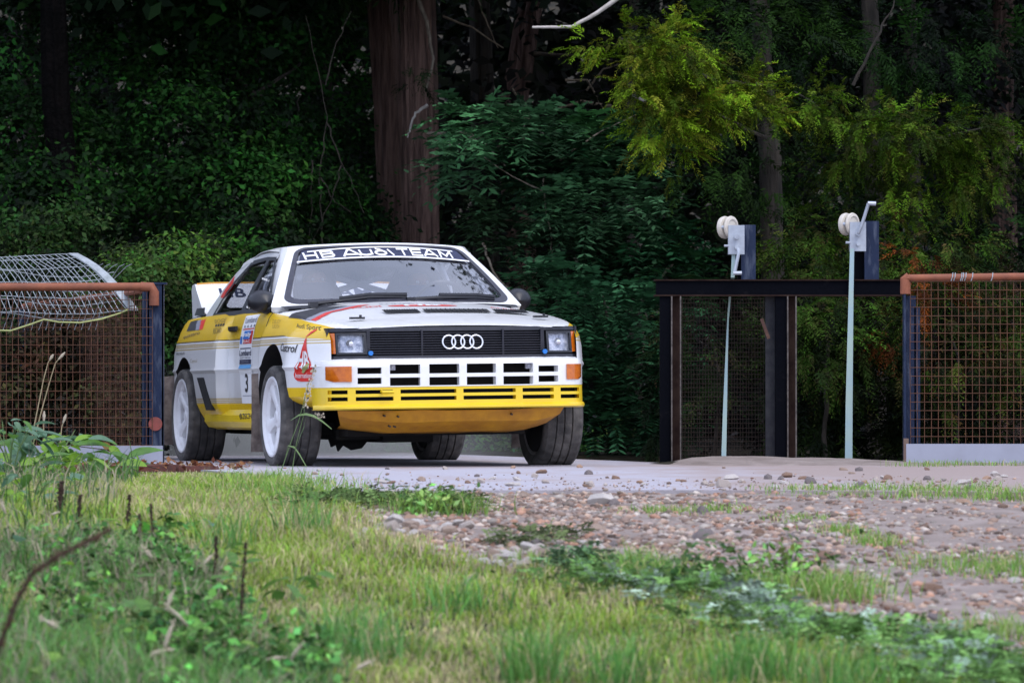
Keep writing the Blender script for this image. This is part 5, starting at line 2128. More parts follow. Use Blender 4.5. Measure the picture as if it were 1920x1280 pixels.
# --- darker trunks deeper in
for k, (pts, d, r, lab, mm) in enumerate((
        ([(925, 845), (912, 460), (905, 150), (898, -60), (890, -600)], 42.5, .13, 'dim dark trunk standing deeper in the wood behind the red barked pair', M_bark2),
        ([(985, 845), (975, 460), (955, 240), (985, 60), (1010, -60), (1040, -600)], 44.5, .16, 'dim reddish trunk with dead twigs deep in the shade', M_bark),
        ([(1196, 850), (1190, 560), (1184, 380), (1182, 200), (1188, 60), (1195, -300)], 36.0, .055, 'slender pale brown trunk among the blue green leaves', M_bark2),
        ([(150, 850), (130, 460), (105, 200), (95, -60), (90, -700)], 35.0, .13, 'black trunk at the far left of the wood', mat('bark_black', (.006, .005, .005), .95, col2=(.003, .003, .003), scale=9, bump=.03, spec=.03)),
        ([(1725, 850), (1722, 600), (1718, 430), (1712, 250), (1705, -60), (1700, -500)], 36.5, .07, 'grey trunk with lichen behind the right fence', M_bark2),
        ([(1890, 850), (1885, 420), (1880, 200), (1884, -60), (1884, -500)], 38.5, .12, 'reddish brown trunk at the far right of the wood', M_bark))):
    o = tree('woodland_tree', lab, None, 'trees in the wood')
    trunk_mesh(px_path(pts, d), r, r * .6, 30 + k).build('trunk', mm, o, 60)
    lv = Leaves()
    top = at(pts[-1][0], pts[-1][1], d)
    for _ in range(3):
        c = top + rng.normal(size=3) * np.array([1.0, .8, .5]) + np.array([0, -1.2, 0])
        lv.broad(c, (1.7, 1.6, 1.0), 2200, .17, (.008, .018, .006), clump=.3)
    lv.build('crown', M_leaf, o)
    if k == 1:
        for p2, r2, m2 in (([(1150, 200), (1090, 190), (1010, 215)], .02, M_dead), ([(985, 215), (1000, 240), (1022, 255)], .022, M_dead), ([(950, 215), (985, 222), (1005, 228)], .016, M_dead), ([(830, 30), (885, 52), (945, 90)], .012, M_dead), ([(890, -20), (915, 50), (935, 90)], .008, M_dead), ([(1000, 100), (1080, 105), (1160, 115)], .022, M_bark2), ([(1060, 150), (1100, 150), (1145, 225)], .012, M_dead), ([(1100, 170), (1130, 130), (1190, 110)], .011, M_dead), ([(960, 165), (985, 205), (1000, 235)], .012, M_dead)):
            limb(px_path(p2, 40.5), r2, r2 * .4, 6, .008, k, None, 5).build('dead_branch', m2, o, 60)

# --- bleached dead branch at the top
db = limb(px_path([(998, 51), (1072, 50), (1110, 30), (1165, -8), (1230, -60)], 32.0), .010, .022, 7, .004, 2, None, 5)
o = db.build('bleached_branch', M_bleach, None, 60)
tag(o, 'bare bleached branch reaching in from the top edge', 'branch', 'bleached branches')
db = limb(px_path([(1186, 178), (1207, 188), (1232, 203)], 30.6), .012, .008, 7, .003, 4, None, 4)
o = db.build('bleached_branch', M_bleach, None, 60)
tag(o, 'short bleached stub below the bright yew spray', 'branch', 'bleached branches')

# --- blue green ash saplings in the middle
o = tree('ash_tree', 'ash sapling with blue green compound leaves spreading above and beside the bonnet', None, 'ash saplings')
lv = Leaves()
TE = (.028, .098, .042)
for c, rad, nn in (((1060, 300), (.55, .5, .22), 420), ((1170, 300), (.45, .5, .22), 380), ((1010, 250), (.45, .5, .2), 200), ((1120, 390), (.6, .5, .3), 420), ((1080, 470), (.7, .5, .3), 420), ((1200, 460), (.5, .5, .3), 330), ((900, 230), (.3, .3, .16), 130), ((870, 300), (.3, .3, .16), 110), ((1150, 240), (.35, .4, .14), 170), ((970, 400), (.45, .4, .3), 200), ((1260, 520), (.3, .4, .25), 130)):
    lv.pinnate(at(c[0], c[1], 33.3) + np.array([0, rng.uniform(-.4, .4), 0]), np.array(rad) * .82, int(nn * .5), .30, np.array(TE) * rng.uniform(.35, 1.7) * np.array([rng.uniform(.8, 1.6), 1, rng.uniform(.7, 1.1)]), 6, rng.uniform(.065, .10))
lv.build('crown', M_leaf, o)
limb(px_path([(1060, 850), (1050, 620), (1030, 420), (1025, 330), (1040, 250)], 33.6), .022, .010, 7, .012, 8).build('trunk', M_bark2, o, 60)
for pts, r in (([(1018, 320), (1022, 380), (1032, 440), (1036, 500)], .008), ([(1050, 300), (1120, 250), (1190, 215)], .009), ([(1020, 360), (960, 330), (900, 290)], .007), ([(1230, 575), (1240, 520), (1300, 455)], .012), ([(1205, 660), (1215, 560), (1250, 500)], .011), ([(905, 455), (925, 510), (955, 545), (975, 575)], .010)):
    limb(px_path(pts, 33.0), r, r * .4, 6, .008, 5, None, 5).build('branch', M_dead, o, 60)
o = tree('ash_tree', 'low ash sapling with dark blue green leaves right of the headlamp', None, 'ash saplings')
lv = Leaves()
for c, rad, nn in (((1120, 600), (.5, .5, .3), 330), ((1160, 700), (.5, .4, .3), 300), ((1130, 800), (.5, .4, .22), 260), ((1200, 780), (.4, .4, .3), 200), ((1010, 560), (.4, .4, .3), 180), ((1220, 620), (.3, .4, .3), 160)):
    lv.pinnate(at(c[0], c[1], 32.0), rad, int(nn * .65), .27, np.array((.028, .092, .038)) * rng.uniform(.6, 1.4), 6, .075)
lv.build('crown', M_leaf, o)
limb(px_path([(1140, 858), (1150, 700), (1140, 600), (1125, 540)], 32.2), .018, .008, 7, .01, 9).build('trunk', M_bark2, o, 60)

# --- yews and cypress on the right
o = tree('yew_tree', 'yew branch mass with bright yellow green sprays lit at the top centre right', None, 'yews on the right')
lv = Leaves()
YG, YB = (.105, .200, .007), (.15, .135, .014)
for c, rad, ns in (((1175, 85), (.25, .3, .10), 190), ((1240, 105), (.28, .3, .12), 240), ((1260, 80), (.16, .25, .10), 120), ((1310, 140), (.30, .3, .14), 260), ((1225, 185), (.22, .3, .12), 190), ((1290, 205), (.26, .3, .13), 220), ((1380, 175), (.24, .3, .13), 190), ((1250, 245), (.16, .25, .12), 130), ((1265, 280), (.10, .2, .08), 70), ((1400, 220), (.2, .3, .1), 110), ((1180, 130), (.1, .2, .08), 50)):
    lv.sprays(at(c[0], c[1], 30.7), np.array(rad) * np.array([1.15, 1, .70]), int(ns * 1.0), .15, YG, YB, per=22, leaf=.030, droop=.5)
for c, rad, ns in (((1330, 60), (.5, .5, .2), 260), ((1450, 60), (.6, .6, .3), 320), ((1400, 300), (.5, .5, .3), 240)):
    lv.sprays(at(c[0], c[1], 33.0), rad, ns, .22, (.012, .032, .004), per=14, leaf=.045, droop=.7)
lv.build('crown', M_needle, o)
limb(px_path([(1440, 860), (1450, 600), (1445, 300), (1430, 120), (1420, -60), (1410, -400)], 33.6), .10, .07, 10, .01, 6).build('trunk', M_bark2, o, 60)
for pts, r in (([(1440, 160), (1340, 150), (1240, 110), (1160, 70)], .018), ([(1440, 260), (1340, 210), (1240, 200)], .015)):
    limb(px_path(pts, 31.6), r, r * .3, 6, .01, 7, None, 5).build('branch', M_bark2, o, 60)
o = tree('yew_tree', 'yew with tiered olive green drooping sprays above the hand winches', None, 'yews on the right')
lv = Leaves()
YG2 = (.050, .112, .005)
for c, rad, ns in (((1510, 190), (.22, .3, .10), 150), ((1570, 215), (.30, .3, .13), 230), ((1640, 245), (.34, .3, .16), 300), ((1610, 300), (.25, .3, .14), 170), ((1720, 255), (.36, .3, .16), 300), ((1800, 250), (.30, .3, .16), 240), ((1750, 330), (.30, .3, .16), 220), ((1830, 330), (.25, .3, .12), 150), ((1680, 370), (.22, .3, .12), 130), ((1900, 270), (.3, .3, .2), 140)):
    lv.sprays(at(c[0], c[1], 31.6), np.array(rad) * np.array([1.1, 1, .62]), int(ns * .95), .17, YG2, (.06, .06, .008), per=22, leaf=.031, droop=.65)
for c, rad, ns in (((1500, 380), (.5, .4, .25), 240), ((1620, 90), (.8, .5, .3), 300), ((1800, 110), (.8, .5, .3), 300), ((1850, 420), (.5, .5, .2), 240), ((1600, 420), (.4, .4, .2), 170)):
    lv.sprays(at(c[0], c[1], 34.2), rad, ns, .24, (.007, .024, .003), per=13, leaf=.05, droop=.8)
lv.build('crown', M_needle, o)
limb(px_path([(1640, 860), (1648, 600), (1640, 300), (1630, -60), (1620, -420)], 34.6), .09, .06, 10, .01, 16).build('trunk', M_bark2, o, 60)
for pts, r in (([(1640, 300), (1570, 225), (1490, 170)], .016), ([(1640, 320), (1760, 260), (1880, 230)], .016), ([(1600, 160), (1650, 60), (1680, 0)], .014)):
    limb(px_path(pts, 32.4), r, r * .3, 6, .01, 17, None, 5).build('branch', M_bark2, o, 60)

# --- low evergreen bushes round the sluice
for k, (c, rad, ns, tint, t2_, d, lab) in enumerate((
        ((1530, 470), (.40, .4, .18), 420, (.060, .110, .012), (.10, .07, .02), 31.2, 'low yew bush with bright sprays between the two hand winches'),
        ((1745, 480), (.40, .4, .16), 420, (.058, .105, .012), (.10, .06, .02), 31.0, 'low yew bush with fresh sprays showing over the right fence rail'),
        ((1600, 640), (.40, .4, .40), 620, (.032, .072, .012), (.09, .06, .02), 30.6, 'dark yew bush seen between the strap and the frame upright'),
        ((1545, 600), (.25, .3, .45), 420, (.050, .100, .012), (.08, .08, .02), 30.0, 'yew bush with lime tips just right of the frame doorway'),
        ((1790, 640), (.50, .4, .45), 700, (.045, .070, .012), (.14, .07, .02), 30.2, 'brownish yew bush behind the middle of the right fence mesh'),
        ((1900, 600), (.30, .4, .50), 420, (.030, .050, .012), (.10, .05, .02), 30.8, 'dark bush behind the far right end of the fence'),
        ((1340, 650), (.35, .3, .40), 420, (.024, .050, .014), (.06, .04, .02), 30.8, 'dim bush seen through the doorway of the sluice frame'))):
    o = empty('yew_bush')
    tag(o, lab, 'bush', 'evergreen bushes round the sluice')
    lv = Leaves()
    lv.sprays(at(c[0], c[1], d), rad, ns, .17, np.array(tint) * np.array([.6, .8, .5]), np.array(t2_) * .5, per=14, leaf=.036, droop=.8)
    lv.sprays(at(c[0], c[1] + 120, d + .4), (rad[0] * 1.3, .4, .5), ns, .17, np.array(tint) * .22, None, per=10, leaf=.05, droop=.7)  # darker copy low inside the bush, its inner shade put into the tint
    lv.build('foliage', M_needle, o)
    limb(px_path([(c[0], 870), (c[0] + 8, c[1] + 60), (c[0], c[1])], d + .2), .02, .008, 6, .01, k).build('stem', M_bark2, o, 60)
# rust brown dead fronds
for k, (c, rad, ns, d) in enumerate((((1722, 478), (.10, .1, .03), 40, 30.3), ((1745, 545), (.12, .1, .11), 120, 30.0), ((1690, 640), (.08, .1, .10), 40, 30.0))):
    o = empty('dead_frond')
    tag(o, ('rust brown dead frond just above the right fence rail', 'rust brown dead fronds hanging behind the corner of the right fence', 'small rust brown dead frond behind the fence post')[k], 'frond', 'dead fronds by the right fence')
    lv = Leaves()
    lv.sprays(at(c[0], c[1], d), rad, ns, .13, (.17, .045, .008), (.10, .035, .01), per=14, leaf=.03, droop=.9)
    lv.build('foliage', M_needle, o)

# --- broadleaf trees on the left
GL = (.0115, .047, .0065)  # kept very dark, the wood's shade put into the tint
for k, (lab, blobs, trunk) in enumerate((
        ('dim broadleaf tree with hanging leaves at the top left', [((300, 60), 37, (.9, .7, .5), 2600), ((430, 110), 37.5, (.8, .7, .5), 2600), ((480, 20), 37, (.8, .6, .4), 2200), ((240, 190), 38, (.7, .6, .5), 2000), ((560, 60), 38.5, (.6, .6, .4), 1300)], (380, 38.5)),
        ('dim broadleaf tree in the middle of the dark left side', [((350, 260), 36, (.9, .6, .45), 2600), ((480, 270), 36.5, (.8, .6, .4), 2200), ((250, 350), 36, (.8, .6, .4), 2000), ((420, 370), 35.5, (.9, .6, .4), 2400), ((590, 300), 38, (.5, .5, .5), 1100), ((560, 400), 36, (.6, .5, .35), 1300)], (470, 37.5)),
        ('dark broadleaf tree at the left edge beside the black trunk', [((30, 100), 36, (.6, .6, .6), 1800), ((20, 280), 35.5, (.7, .6, .5), 2200), ((60, 380), 34.8, (.7, .6, .35), 2200), ((150, 330), 35.5, (.5, .5, .4), 1300)], (60, 37)),
        ('dark broadleaf tree between the car roof and the red barked trunks', [((600, 180), 40, (.6, .6, .5), 1500), ((640, 330), 40, (.6, .5, .6), 1500), ((560, 430), 37, (.7, .5, .35), 1800), ((650, 440), 38, (.5, .5, .3), 900)], (620, 41)))):
    o = tree('broadleaf_tree', lab, None, 'broadleaf trees on the left')
    lv = Leaves()
    for c, d, rad, nn in blobs:
        lv.broad(at(c[0], c[1], d), rad, int(nn * 1.5), .062, np.array(GL) * rng.uniform(.8, 1.25), clump=.13)
    x0, d0 = trunk
    for _ in range(4):
        lv.broad(at(x0 + rng.uniform(-160, 160), rng.uniform(-420, -120), d0 - .8), (1.5, 1.6, .9), 1500, .17, np.array(GL) * .9, clump=.3)
    lv.build('crown', M_leaf, o)
    limb(px_path([(x0, 850), (x0 + 10, 450), (x0 - 12, 150), (x0, -200)], d0), .08, .05, 9, .02, 40 + k).build('trunk', M_bark2, o, 60)
    for j in range(4):
        xa = x0 + rng.uniform(-60, 60)
        limb(px_path([(x0, 300 - 60 * j), (xa + rng.uniform(-60, 60), 240 - 60 * j), (xa + rng.uniform(-140, 140), 180 - 70 * j)], d0 - .4), .02, .006, 6, .02, 50 + j, None, 5).build('branch', M_bark2, o, 60)
# hanging bare twigs left of the trunks
o = tree('bare_sapling', 'thin bare sapling with hanging twigs left of the red barked trunks', None)
for j, pts in enumerate(([(605, 460), (600, 340), (612, 220), (575, 30)], [(612, 230), (640, 300), (685, 400)], [(600, 330), (625, 375), (660, 400)], [(610, 160), (630, 80), (660, 20)], [(640, 310), (620, 380), (585, 450)], [(585, 300), (583, 380), (580, 460)])):
    limb(px_path(pts, 35.5), .007, .0025, 5, .012, 70 + j, None, 6).build('twig' if j else 'trunk', M_bark2, o, 60)

# --- lighter bushes behind the left fence
for k, (c, d, rad, nn, tint, size, lab) in enumerate((
        ((300, 500), 30.6, (.42, .4, .22), 3600, (.075, .135, .030), .045, 'leafy light green bush behind the car spoiler'),
        ((230, 560), 30.0, (.40, .4, .30), 3000, (.060, .115, .024), .045, 'light green bush above the end of the left fence'),
        ((390, 530), 31.2, (.40, .4, .30), 3000, (.052, .105, .024), .045, 'mid green bush between the spoiler and the bush behind it'),
        ((330, 640), 30.2, (.45, .4, .40), 3600, (.034, .080, .022), .05, 'shaded green bush low behind the tail of the car'),
        ((90, 440), 32.5, (.60, .4, .18), 2600, (.034, .070, .022), .05, 'dim bush above the bent white mesh panel'),
        ((60, 560), 31.5, (.70, .4, .45), 3400, (.040, .075, .022), .05, 'bush behind the bent white mesh panel'),
        ((180, 720), 31.0, (.8, .4, .5), 3400, (.050, .055, .020), .05, 'brownish bramble bush behind the left fence mesh'),
        ((150, 660), 28.9, (.42, .25, .42), 3600, (.060, .040, .022), .045, 'brown bracken and bramble close behind the left fence mesh'),
        ((240, 780), 28.5, (.30, .25, .25), 2200, (.075, .060, .036), .045, 'brownish low bramble at the foot of the left parapet'),
        ((20, 740), 28.7, (.40, .25, .5), 2600, (.055, .040, .022), .045, 'brown bracken behind the left fence at the picture edge'),
        ((480, 450), 34.0, (.5, .4, .25), 2000, (.022, .055, .016), .055, 'dim green bush above the car roof'),
        ((900, 830), 34.6, (1.5, .5, .28), 3600, (.110, .190, .060), .05, 'pale green bush at the end of the road under the car'),
        ((600, 815), 34.2, (1.3, .5, .36), 3400, (.080, .160, .055), .05, 'green bush far down the road left of the gearbox'))):
    o = empty('leafy_bush')
    tag(o, lab, 'bush', 'broadleaf bushes behind the car')
    lv = Leaves()
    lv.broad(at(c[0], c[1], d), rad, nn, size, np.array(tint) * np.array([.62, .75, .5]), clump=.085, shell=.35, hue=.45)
    lv.broad(at(c[0], c[1] + 60, d + .35), (rad[0], .3, rad[2] * 1.3), nn // 2, size * 1.4, np.array(tint) * .22, clump=.12, shell=.2)  # darkened inner leaves, shade within the bush painted into their colour
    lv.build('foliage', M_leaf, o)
    limb(px_path([(c[0], 870), (c[0] - 6, c[1] + 40), (c[0] + 4, c[1])], d + .2), .018, .006, 6, .01, 80 + k).build('stem', M_bark2, o, 60)

# --- the wood behind, one dark mass with deep shade put into its leaf colour, and the high canopy that shades it
lv = Leaves()
for _ in range(110):
    d = rng.uniform(41.5, 49)
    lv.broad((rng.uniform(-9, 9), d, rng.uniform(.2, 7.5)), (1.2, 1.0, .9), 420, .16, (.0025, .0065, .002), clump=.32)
for _ in range(26):
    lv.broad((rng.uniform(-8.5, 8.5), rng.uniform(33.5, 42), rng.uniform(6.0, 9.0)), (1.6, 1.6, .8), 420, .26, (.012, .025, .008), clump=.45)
for _ in range(40):
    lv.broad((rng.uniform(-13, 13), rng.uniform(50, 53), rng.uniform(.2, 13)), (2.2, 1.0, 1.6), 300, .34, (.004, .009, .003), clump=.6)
for _ in range(16):
    lv.broad((rng.choice([-1, 1]) * rng.uniform(6.5, 13), rng.uniform(31, 45), rng.uniform(.5, 8)), (1.8, 1.8, 1.5), 420, .22, (.010, .022, .007), clump=.45)
for _ in range(70):
    lv.broad((rng.uniform(1.5, 6.5), rng.uniform(36.5, 42), rng.uniform(.2, 5.5)), (.9, .7, .6), 420, .10, (.004, .011, .0025), clump=.2)
n_ = 16000                                  # boughs of the farthest trees
P = np.stack([rng.uniform(-15, 15, n_), rng.uniform(47.5, 50.5, n_), rng.uniform(-.2, 11, n_)], 1)
Nn = unit(np.array([0, -.8, .5]) + rng.normal(size=(n_, 3)) * .4)
A = rng.normal(size=(n_, 3)) + np.array([0, 0, -.5])
A = unit(A - Nn * (A * Nn).sum(1, keepdims=True))
L = rng.uniform(.3, .62, n_)
Vq, Fq_ = leaf_quads(P, A, Nn, L, L * .6)
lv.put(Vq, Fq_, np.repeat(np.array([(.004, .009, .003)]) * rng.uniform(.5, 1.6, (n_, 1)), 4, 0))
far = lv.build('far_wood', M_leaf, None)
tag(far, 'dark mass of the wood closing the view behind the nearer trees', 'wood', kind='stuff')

# ================================================================== grass and weeds
M_grass = leaf_mat('grass_blade', .30, .55, .3)


def blades(x, y, z, h, w, tint, lean, segs=2, az=None):
    """Grass blades as tapering bent strips of triangles."""
    n = len(x)
    az = rng.uniform(0, TAU, n) if az is None else az
    face = rng.uniform(0, TAU, n)
    dx, dy = np.cos(az) * lean * h, np.sin(az) * lean * h
    sx, sy = np.cos(face) * w / 2, np.sin(face) * w / 2
    V = np.empty((n, 5, 3))
    V[:, 0] = np.stack([x - sx, y - sy, z - .01], 1)
    V[:, 1] = np.stack([x + sx, y + sy, z - .01], 1)
    mx, my, mz = x + dx * .35, y + dy * .35, z + h * .58
    V[:, 2] = np.stack([mx - sx * .8, my - sy * .8, mz], 1)
    V[:, 3] = np.stack([mx + sx * .8, my + sy * .8, mz], 1)
    V[:, 4] = np.stack([x + dx, y + dy, z + h * (1 - .35 * np.minimum(lean, 1.2))], 1)
    F = np.array([[0, 1, 3], [0, 3, 2], [2, 3, 4]])
    Fa = (F[None] + (np.arange(n) * 5)[:, None, None]).reshape(-1, 3)
    T = np.repeat(tint[:, None], 5, 1)
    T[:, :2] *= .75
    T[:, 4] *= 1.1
    return V.reshape(-1, 3), Fa, T.reshape(-1, 3)


def grass_tint(n, x, y, base, dry, dryness):
    b = np.array(base)[None] * rng.uniform(.7, 1.3, (n, 1)) * (1 + .10 * rng.normal(size=(n, 3)))
    d = np.array(dry)[None] * rng.uniform(.75, 1.2, (n, 1))
    k = (rng.random(n) < dryness)[:, None]
    return np.clip(np.where(k, d, b), .005, 1)


VV, FF, TT, nn_ = [], [], [], 0


def put(V, F, T):
    global nn_
    VV.append(V)
    FF.append(F + nn_)
    TT.append(T)
    nn_ += len(V)


# the mown lawn
def lawn(n, y0, y1, hfun, base, dry, wid, extra=None):
    y = rng.uniform(y0, y1, n)
    x = rng.uniform(-1, 1, n) * (y * .121 + .45)
    k = x < edge_x(y) + .05 * wob(x, y, 3) + rng.normal(size=n) * .05
    k &= rng.random(n) < np.clip(1.15 - .75 * np.clip(wob(x * 2.1 + 3, y * 1.7, 1.6), 0, 1), .3, 1)
    if extra is not None:
        k &= extra(x, y)
    x, y = x[k], y[k]
    h = hfun(x, y) * rng.uniform(.55, 1.35, len(x))
    patch_ = wob(x, y, 1.1)
    patch2 = wob(x + 5, y * 1.3, 2.3)
    dryness = np.clip(.36 + .32 * patch_ + .14 * patch2, .06, .85)
    t = grass_tint(len(x), x, y, base, dry, dryness) * (1 + .22 * patch2)[:, None]
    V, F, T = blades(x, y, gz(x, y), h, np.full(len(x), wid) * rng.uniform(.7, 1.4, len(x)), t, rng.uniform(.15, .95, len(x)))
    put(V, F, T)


lush, straw, deep = (.30, .43, .060), (.57, .49, .26), (.125, .27, .065)
lawn(150000, 10.2, 19.0, lambda x, y: .040 + .016 * wob(x, y, .9) + .02 * (x < -.6 - (14 - y) * .15), lush, straw, .0042)
lawn(42000, 17.5, 23.0, lambda x, y: (.042 + .022 * (x > edge_x(y) - .5) + .012 * wob(x, y, .7)) * np.clip((24.0 - y) / 5.5, .25, 1), (.31, .44, .058), straw, .0052)
# tall rough grass in the near left corner
lawn(34000, 9.6, 14.2, lambda x, y: .13 + .06 * wob(x, y, 1.4), deep, (.34, .30, .20), .0050, lambda x, y: x < -.40 - (y - 10.5) * .22 + .12 * wob(x, y, 3))
lawn(7000, 13.0, 20.0, lambda x, y: .16 + .05 * wob(x, y, 1.4), (.090, .190, .050), (.38, .34, .22), .0055, lambda x, y: x < -1.35 - (y - 14) * .062)


# thatch: dry blades lying flat
y = rng.uniform(10.4, 22, 12000)
x = rng.uniform(-1, 1, 12000) * (y * .121 + .45)
k = x < edge_x(y)
x, y = x[k], y[k]
V, F, T = blades(x, y, gz(x, y) + .012, rng.uniform(.02, .05, len(x)), np.full(len(x), .0038), np.array([(.52, .44, .26)]) * rng.uniform(.5, 1.2, (len(x), 1)), rng.uniform(1.4, 2.6, len(x)))
put(V, F, T)
# tufts on the track and along the slab
def tuft(x0, y0, n, r, h, base, dry=.12):
    x = x0 + rng.normal(size=n) * r
    y = y0 + rng.normal(size=n) * r * 1.3
    z = np.where(y > 17.75, np.maximum(gz(x, y), .01), gz(x, y))
    t = grass_tint(n, x, y, base, straw, np.full(n, dry))
    V, F, T = blades(x, y, z, h * rng.uniform(.5, 1.3, n), np.full(n, .004), t, rng.uniform(.2, 1.0, n))
    put(V, F, T)


for x0, y0, n, r, h in ((-.54, 17.0, 500, .13, .07), (-.28, 16.2, 700, .09, .12), (.14, 14.0, 400, .12, .07), (.74, 16.4, 260, .10, .05), (.55, 16.3, 160, .08, .05), (1.17, 15.25, 200, .06, .06), (1.24, 14.84, 200, .05, .07), (1.06, 15.9, 180, .08, .04),
                        (1.45, 14.0, 420, .14, .06), (1.60, 13.75, 420, .13, .07), (1.75, 13.9, 300, .12, .06), (1.50, 17.75, 420, .18, .05), (1.80, 17.55, 520, .16, .07), (2.05, 17.3, 500, .15, .08), (2.3, 17.1, 400, .15, .08), (1.25, 17.8, 200, .12, .04), (.95, 12.95, 500, .09, .13), (.42, 13.55, 420, .08, .13), (.70, 13.2, 420, .10, .10), (1.33, 11.9, 300, .10, .10), (-.9, 17.4, 700, .16, .12), (-1.05, 18.6, 600, .14, .11), (2.35, 24.9, 120, .1, .06), (2.6, 25.4, 120, .1, .05), (2.9, 25.3, 120, .12, .05)):
    tuft(x0, y0, n, r, h * .8, (.22, .38, .07))
for x0, y0, n, r, h in ((-.42, 11.4, 260, .10, .20), (.05, 10.9, 200, .05, .20), (.28, 10.8, 160, .05, .18), (.60, 11.0, 260, .07, .17), (-.72, 15.1, 90, .05, .22), (-.95, 14.4, 90, .05, .24), (-.15, 12.6, 120, .06, .15), (.85, 10.8, 220, .08, .15)):
    tuft(x0, y0, n, r, h, (.14, .33, .07), .06)
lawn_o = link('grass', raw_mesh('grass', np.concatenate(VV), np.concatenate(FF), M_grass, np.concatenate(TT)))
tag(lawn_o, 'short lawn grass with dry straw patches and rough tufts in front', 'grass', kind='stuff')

# silverweed and small weeds along the edge of the track
lv = Leaves()


def weeds(n, fx, L, tint, pairs=6, leaf=.022, up=.6):
    up *= .38
    for _ in range(n):
        x, y = fx()
        c = np.array([x, y, gzf(x, y) + .022])
        lv.pinnate(c, (.07, .09, .012), 9, L, np.array(tint) * rng.uniform(.7, 1.25), pairs, leaf, .45, (0, -.1, up), 0.0)


def along():
    y = rng.uniform(10.6, 13.45)
    return edge_x(y) - .08 - abs(rng.normal()) * .17 + .06 * math.sin(y * 5), y


weeds(170, along, .11, (.18, .33, .095), up=1.2)
weeds(60, along, .11, (.34, .44, .34), 7, .022, up=1.2)
weeds(120, lambda: (rng.uniform(-.85, -.15), rng.normal() * .25 + 16.7), .08, (.110, .170, .055), 5, .02, up=1.0)
weeds(22, lambda: (rng.normal() * .08 + .22, rng.normal() * .10 + 13.8), .10, (.120, .220, .100), up=1.0)
weeds(14, lambda: (rng.uniform(-.05, .25), rng.uniform(14.6, 15.1)), .06, (.130, .170, .070), up=1.0)
lv.broad((-.27, 16.15, -.03), (.16, .12, .045), 420, .035, (.140, .250, .070), clump=.05, shell=.1)
lv.broad((.62, 13.3, -.15), (.35, .12, .05), 700, .032, (.150, .290, .070), clump=.06, shell=.1)
for _ in range(150):                        # small broad weeds through the rough grass
    y_ = rng.uniform(10.2, 14.6)
    x_ = -.42 - (y_ - 10.5) * .17 - abs(rng.normal()) * .45
    lv.broad((x_, y_, gzf(x_, y_) + rng.uniform(.02, .11)), (.05, .06, .03), 26, .034, np.array((.105, .245, .055)) * rng.uniform(.7, 1.35), clump=.028, nc=5, shell=.2)
for _ in range(60):
    x_, y_ = along()
    lv.broad((x_, y_, gzf(x_, y_) + .01), (.06, .07, .03), 40, .028, np.array((.14, .24, .06)) * rng.uniform(.7, 1.2), clump=.025, nc=6, shell=.2)
weed_o = lv.build('weeds', M_leaf, None)
tag(weed_o, 'silvery and green low weeds fringing the gravel track', 'weeds', kind='stuff')

# ---------------------------------------------------------------- single plants
M_dock = mat('dock_brown', (.030, .017, .012), .9, col2=(.06, .03, .018), scale=40, detail=4)
M_straw = mat('straw', (.42, .34, .20), .85, col2=(.32, .25, .14), scale=30)
M_plume = mat('plume', (.50, .43, .33), .9, col2=(.40, .34, .25), scale=40)
M_stem = mat('stem_green', (.12, .19, .06), .7, col2=(.09, .15, .05), scale=20)


def foot(px_, py_):
    """Ground point seen at a measured photo position."""
    for d in np.arange(7, 30, .01):
        x = (px_ - 960) / 8128 * d
        if .355 + (762 - py_) / 8128 * d <= gzf(x, d):
            return np.array([x, d, gzf(x, d)])
    return np.array([(px_ - 960) / 8128 * 26, 26, 0.0])


def dock(px_, py_, h, label, seed, lean=(.0, .0), thick=1.0):
    b = foot(px_, py_)
    o = empty('dock_stalk', rel(b))
    tag(o, label, 'dock', 'dead dock stalks in the grass')
    rr = random.Random(seed)
    q = MB()
    tip = Vector((lean[0], lean[1], h))
    pts = [tip * (k / 8) + Vector((rr.uniform(-.004, .004), rr.uniform(-.004, .004), 0)) for k in range(9)]
    q.tube(pts, [.0045 * thick * (1 - .6 * k / 8) for k in range(9)], 6)
    q.build('stem', M_dock, o, 60)
    s = MB()
    for k in range(int(130 * thick)):
        t = .38 + .62 * rr.random()
        c = tip * t + Vector((rr.gauss(0, .0042), rr.gauss(0, .0042), 0)) * thick * (1.25 - t * .7)
        r = .0026 * thick * rr.uniform(.6, 1.4)
        s.add([c + Vector(v) * r for v in ((1, 0, 0), (-1, 0, 0), (0, 1, 0), (0, -1, 0), (0, 0, 1.4), (0, 0, -1.4))], [(0, 2, 4), (2, 1, 4), (1, 3, 4), (3, 0, 4), (2, 0, 5), (1, 2, 5), (3, 1, 5), (0, 3, 5)])
    so = s.build('seed_head', M_dock, o, 0)
    so['kind'] = 'stuff'


for a in ((237, 1010, .155, 'dead dock stalk standing short and dark on the left lawn', 1, (.012, 0)), (447, 1215, .285, 'tallest dead dock stalk near the bottom, dark against the rough grass', 2, (.020, 0)),
          (262, 1060, .17, 'faint brown dock stalk left of the pale grass plume', 3, (.0, 0)), (290, 1060, .20, 'brown dock stalk just behind the pale curled grass plume', 4, (-.012, 0)), (110, 985, .16, 'black dock stalk among the broad leaves at the left fence', 5, (.012, 0), 1.5), (140, 1040, .20, 'brown dock stalk rising below the broad leaves', 6, (.02, 0), 1.2), (405, 1130, .20, 'thin dock stalk among the green stems left of the tallest one', 7, (.0, 0))):
    dock(*a)
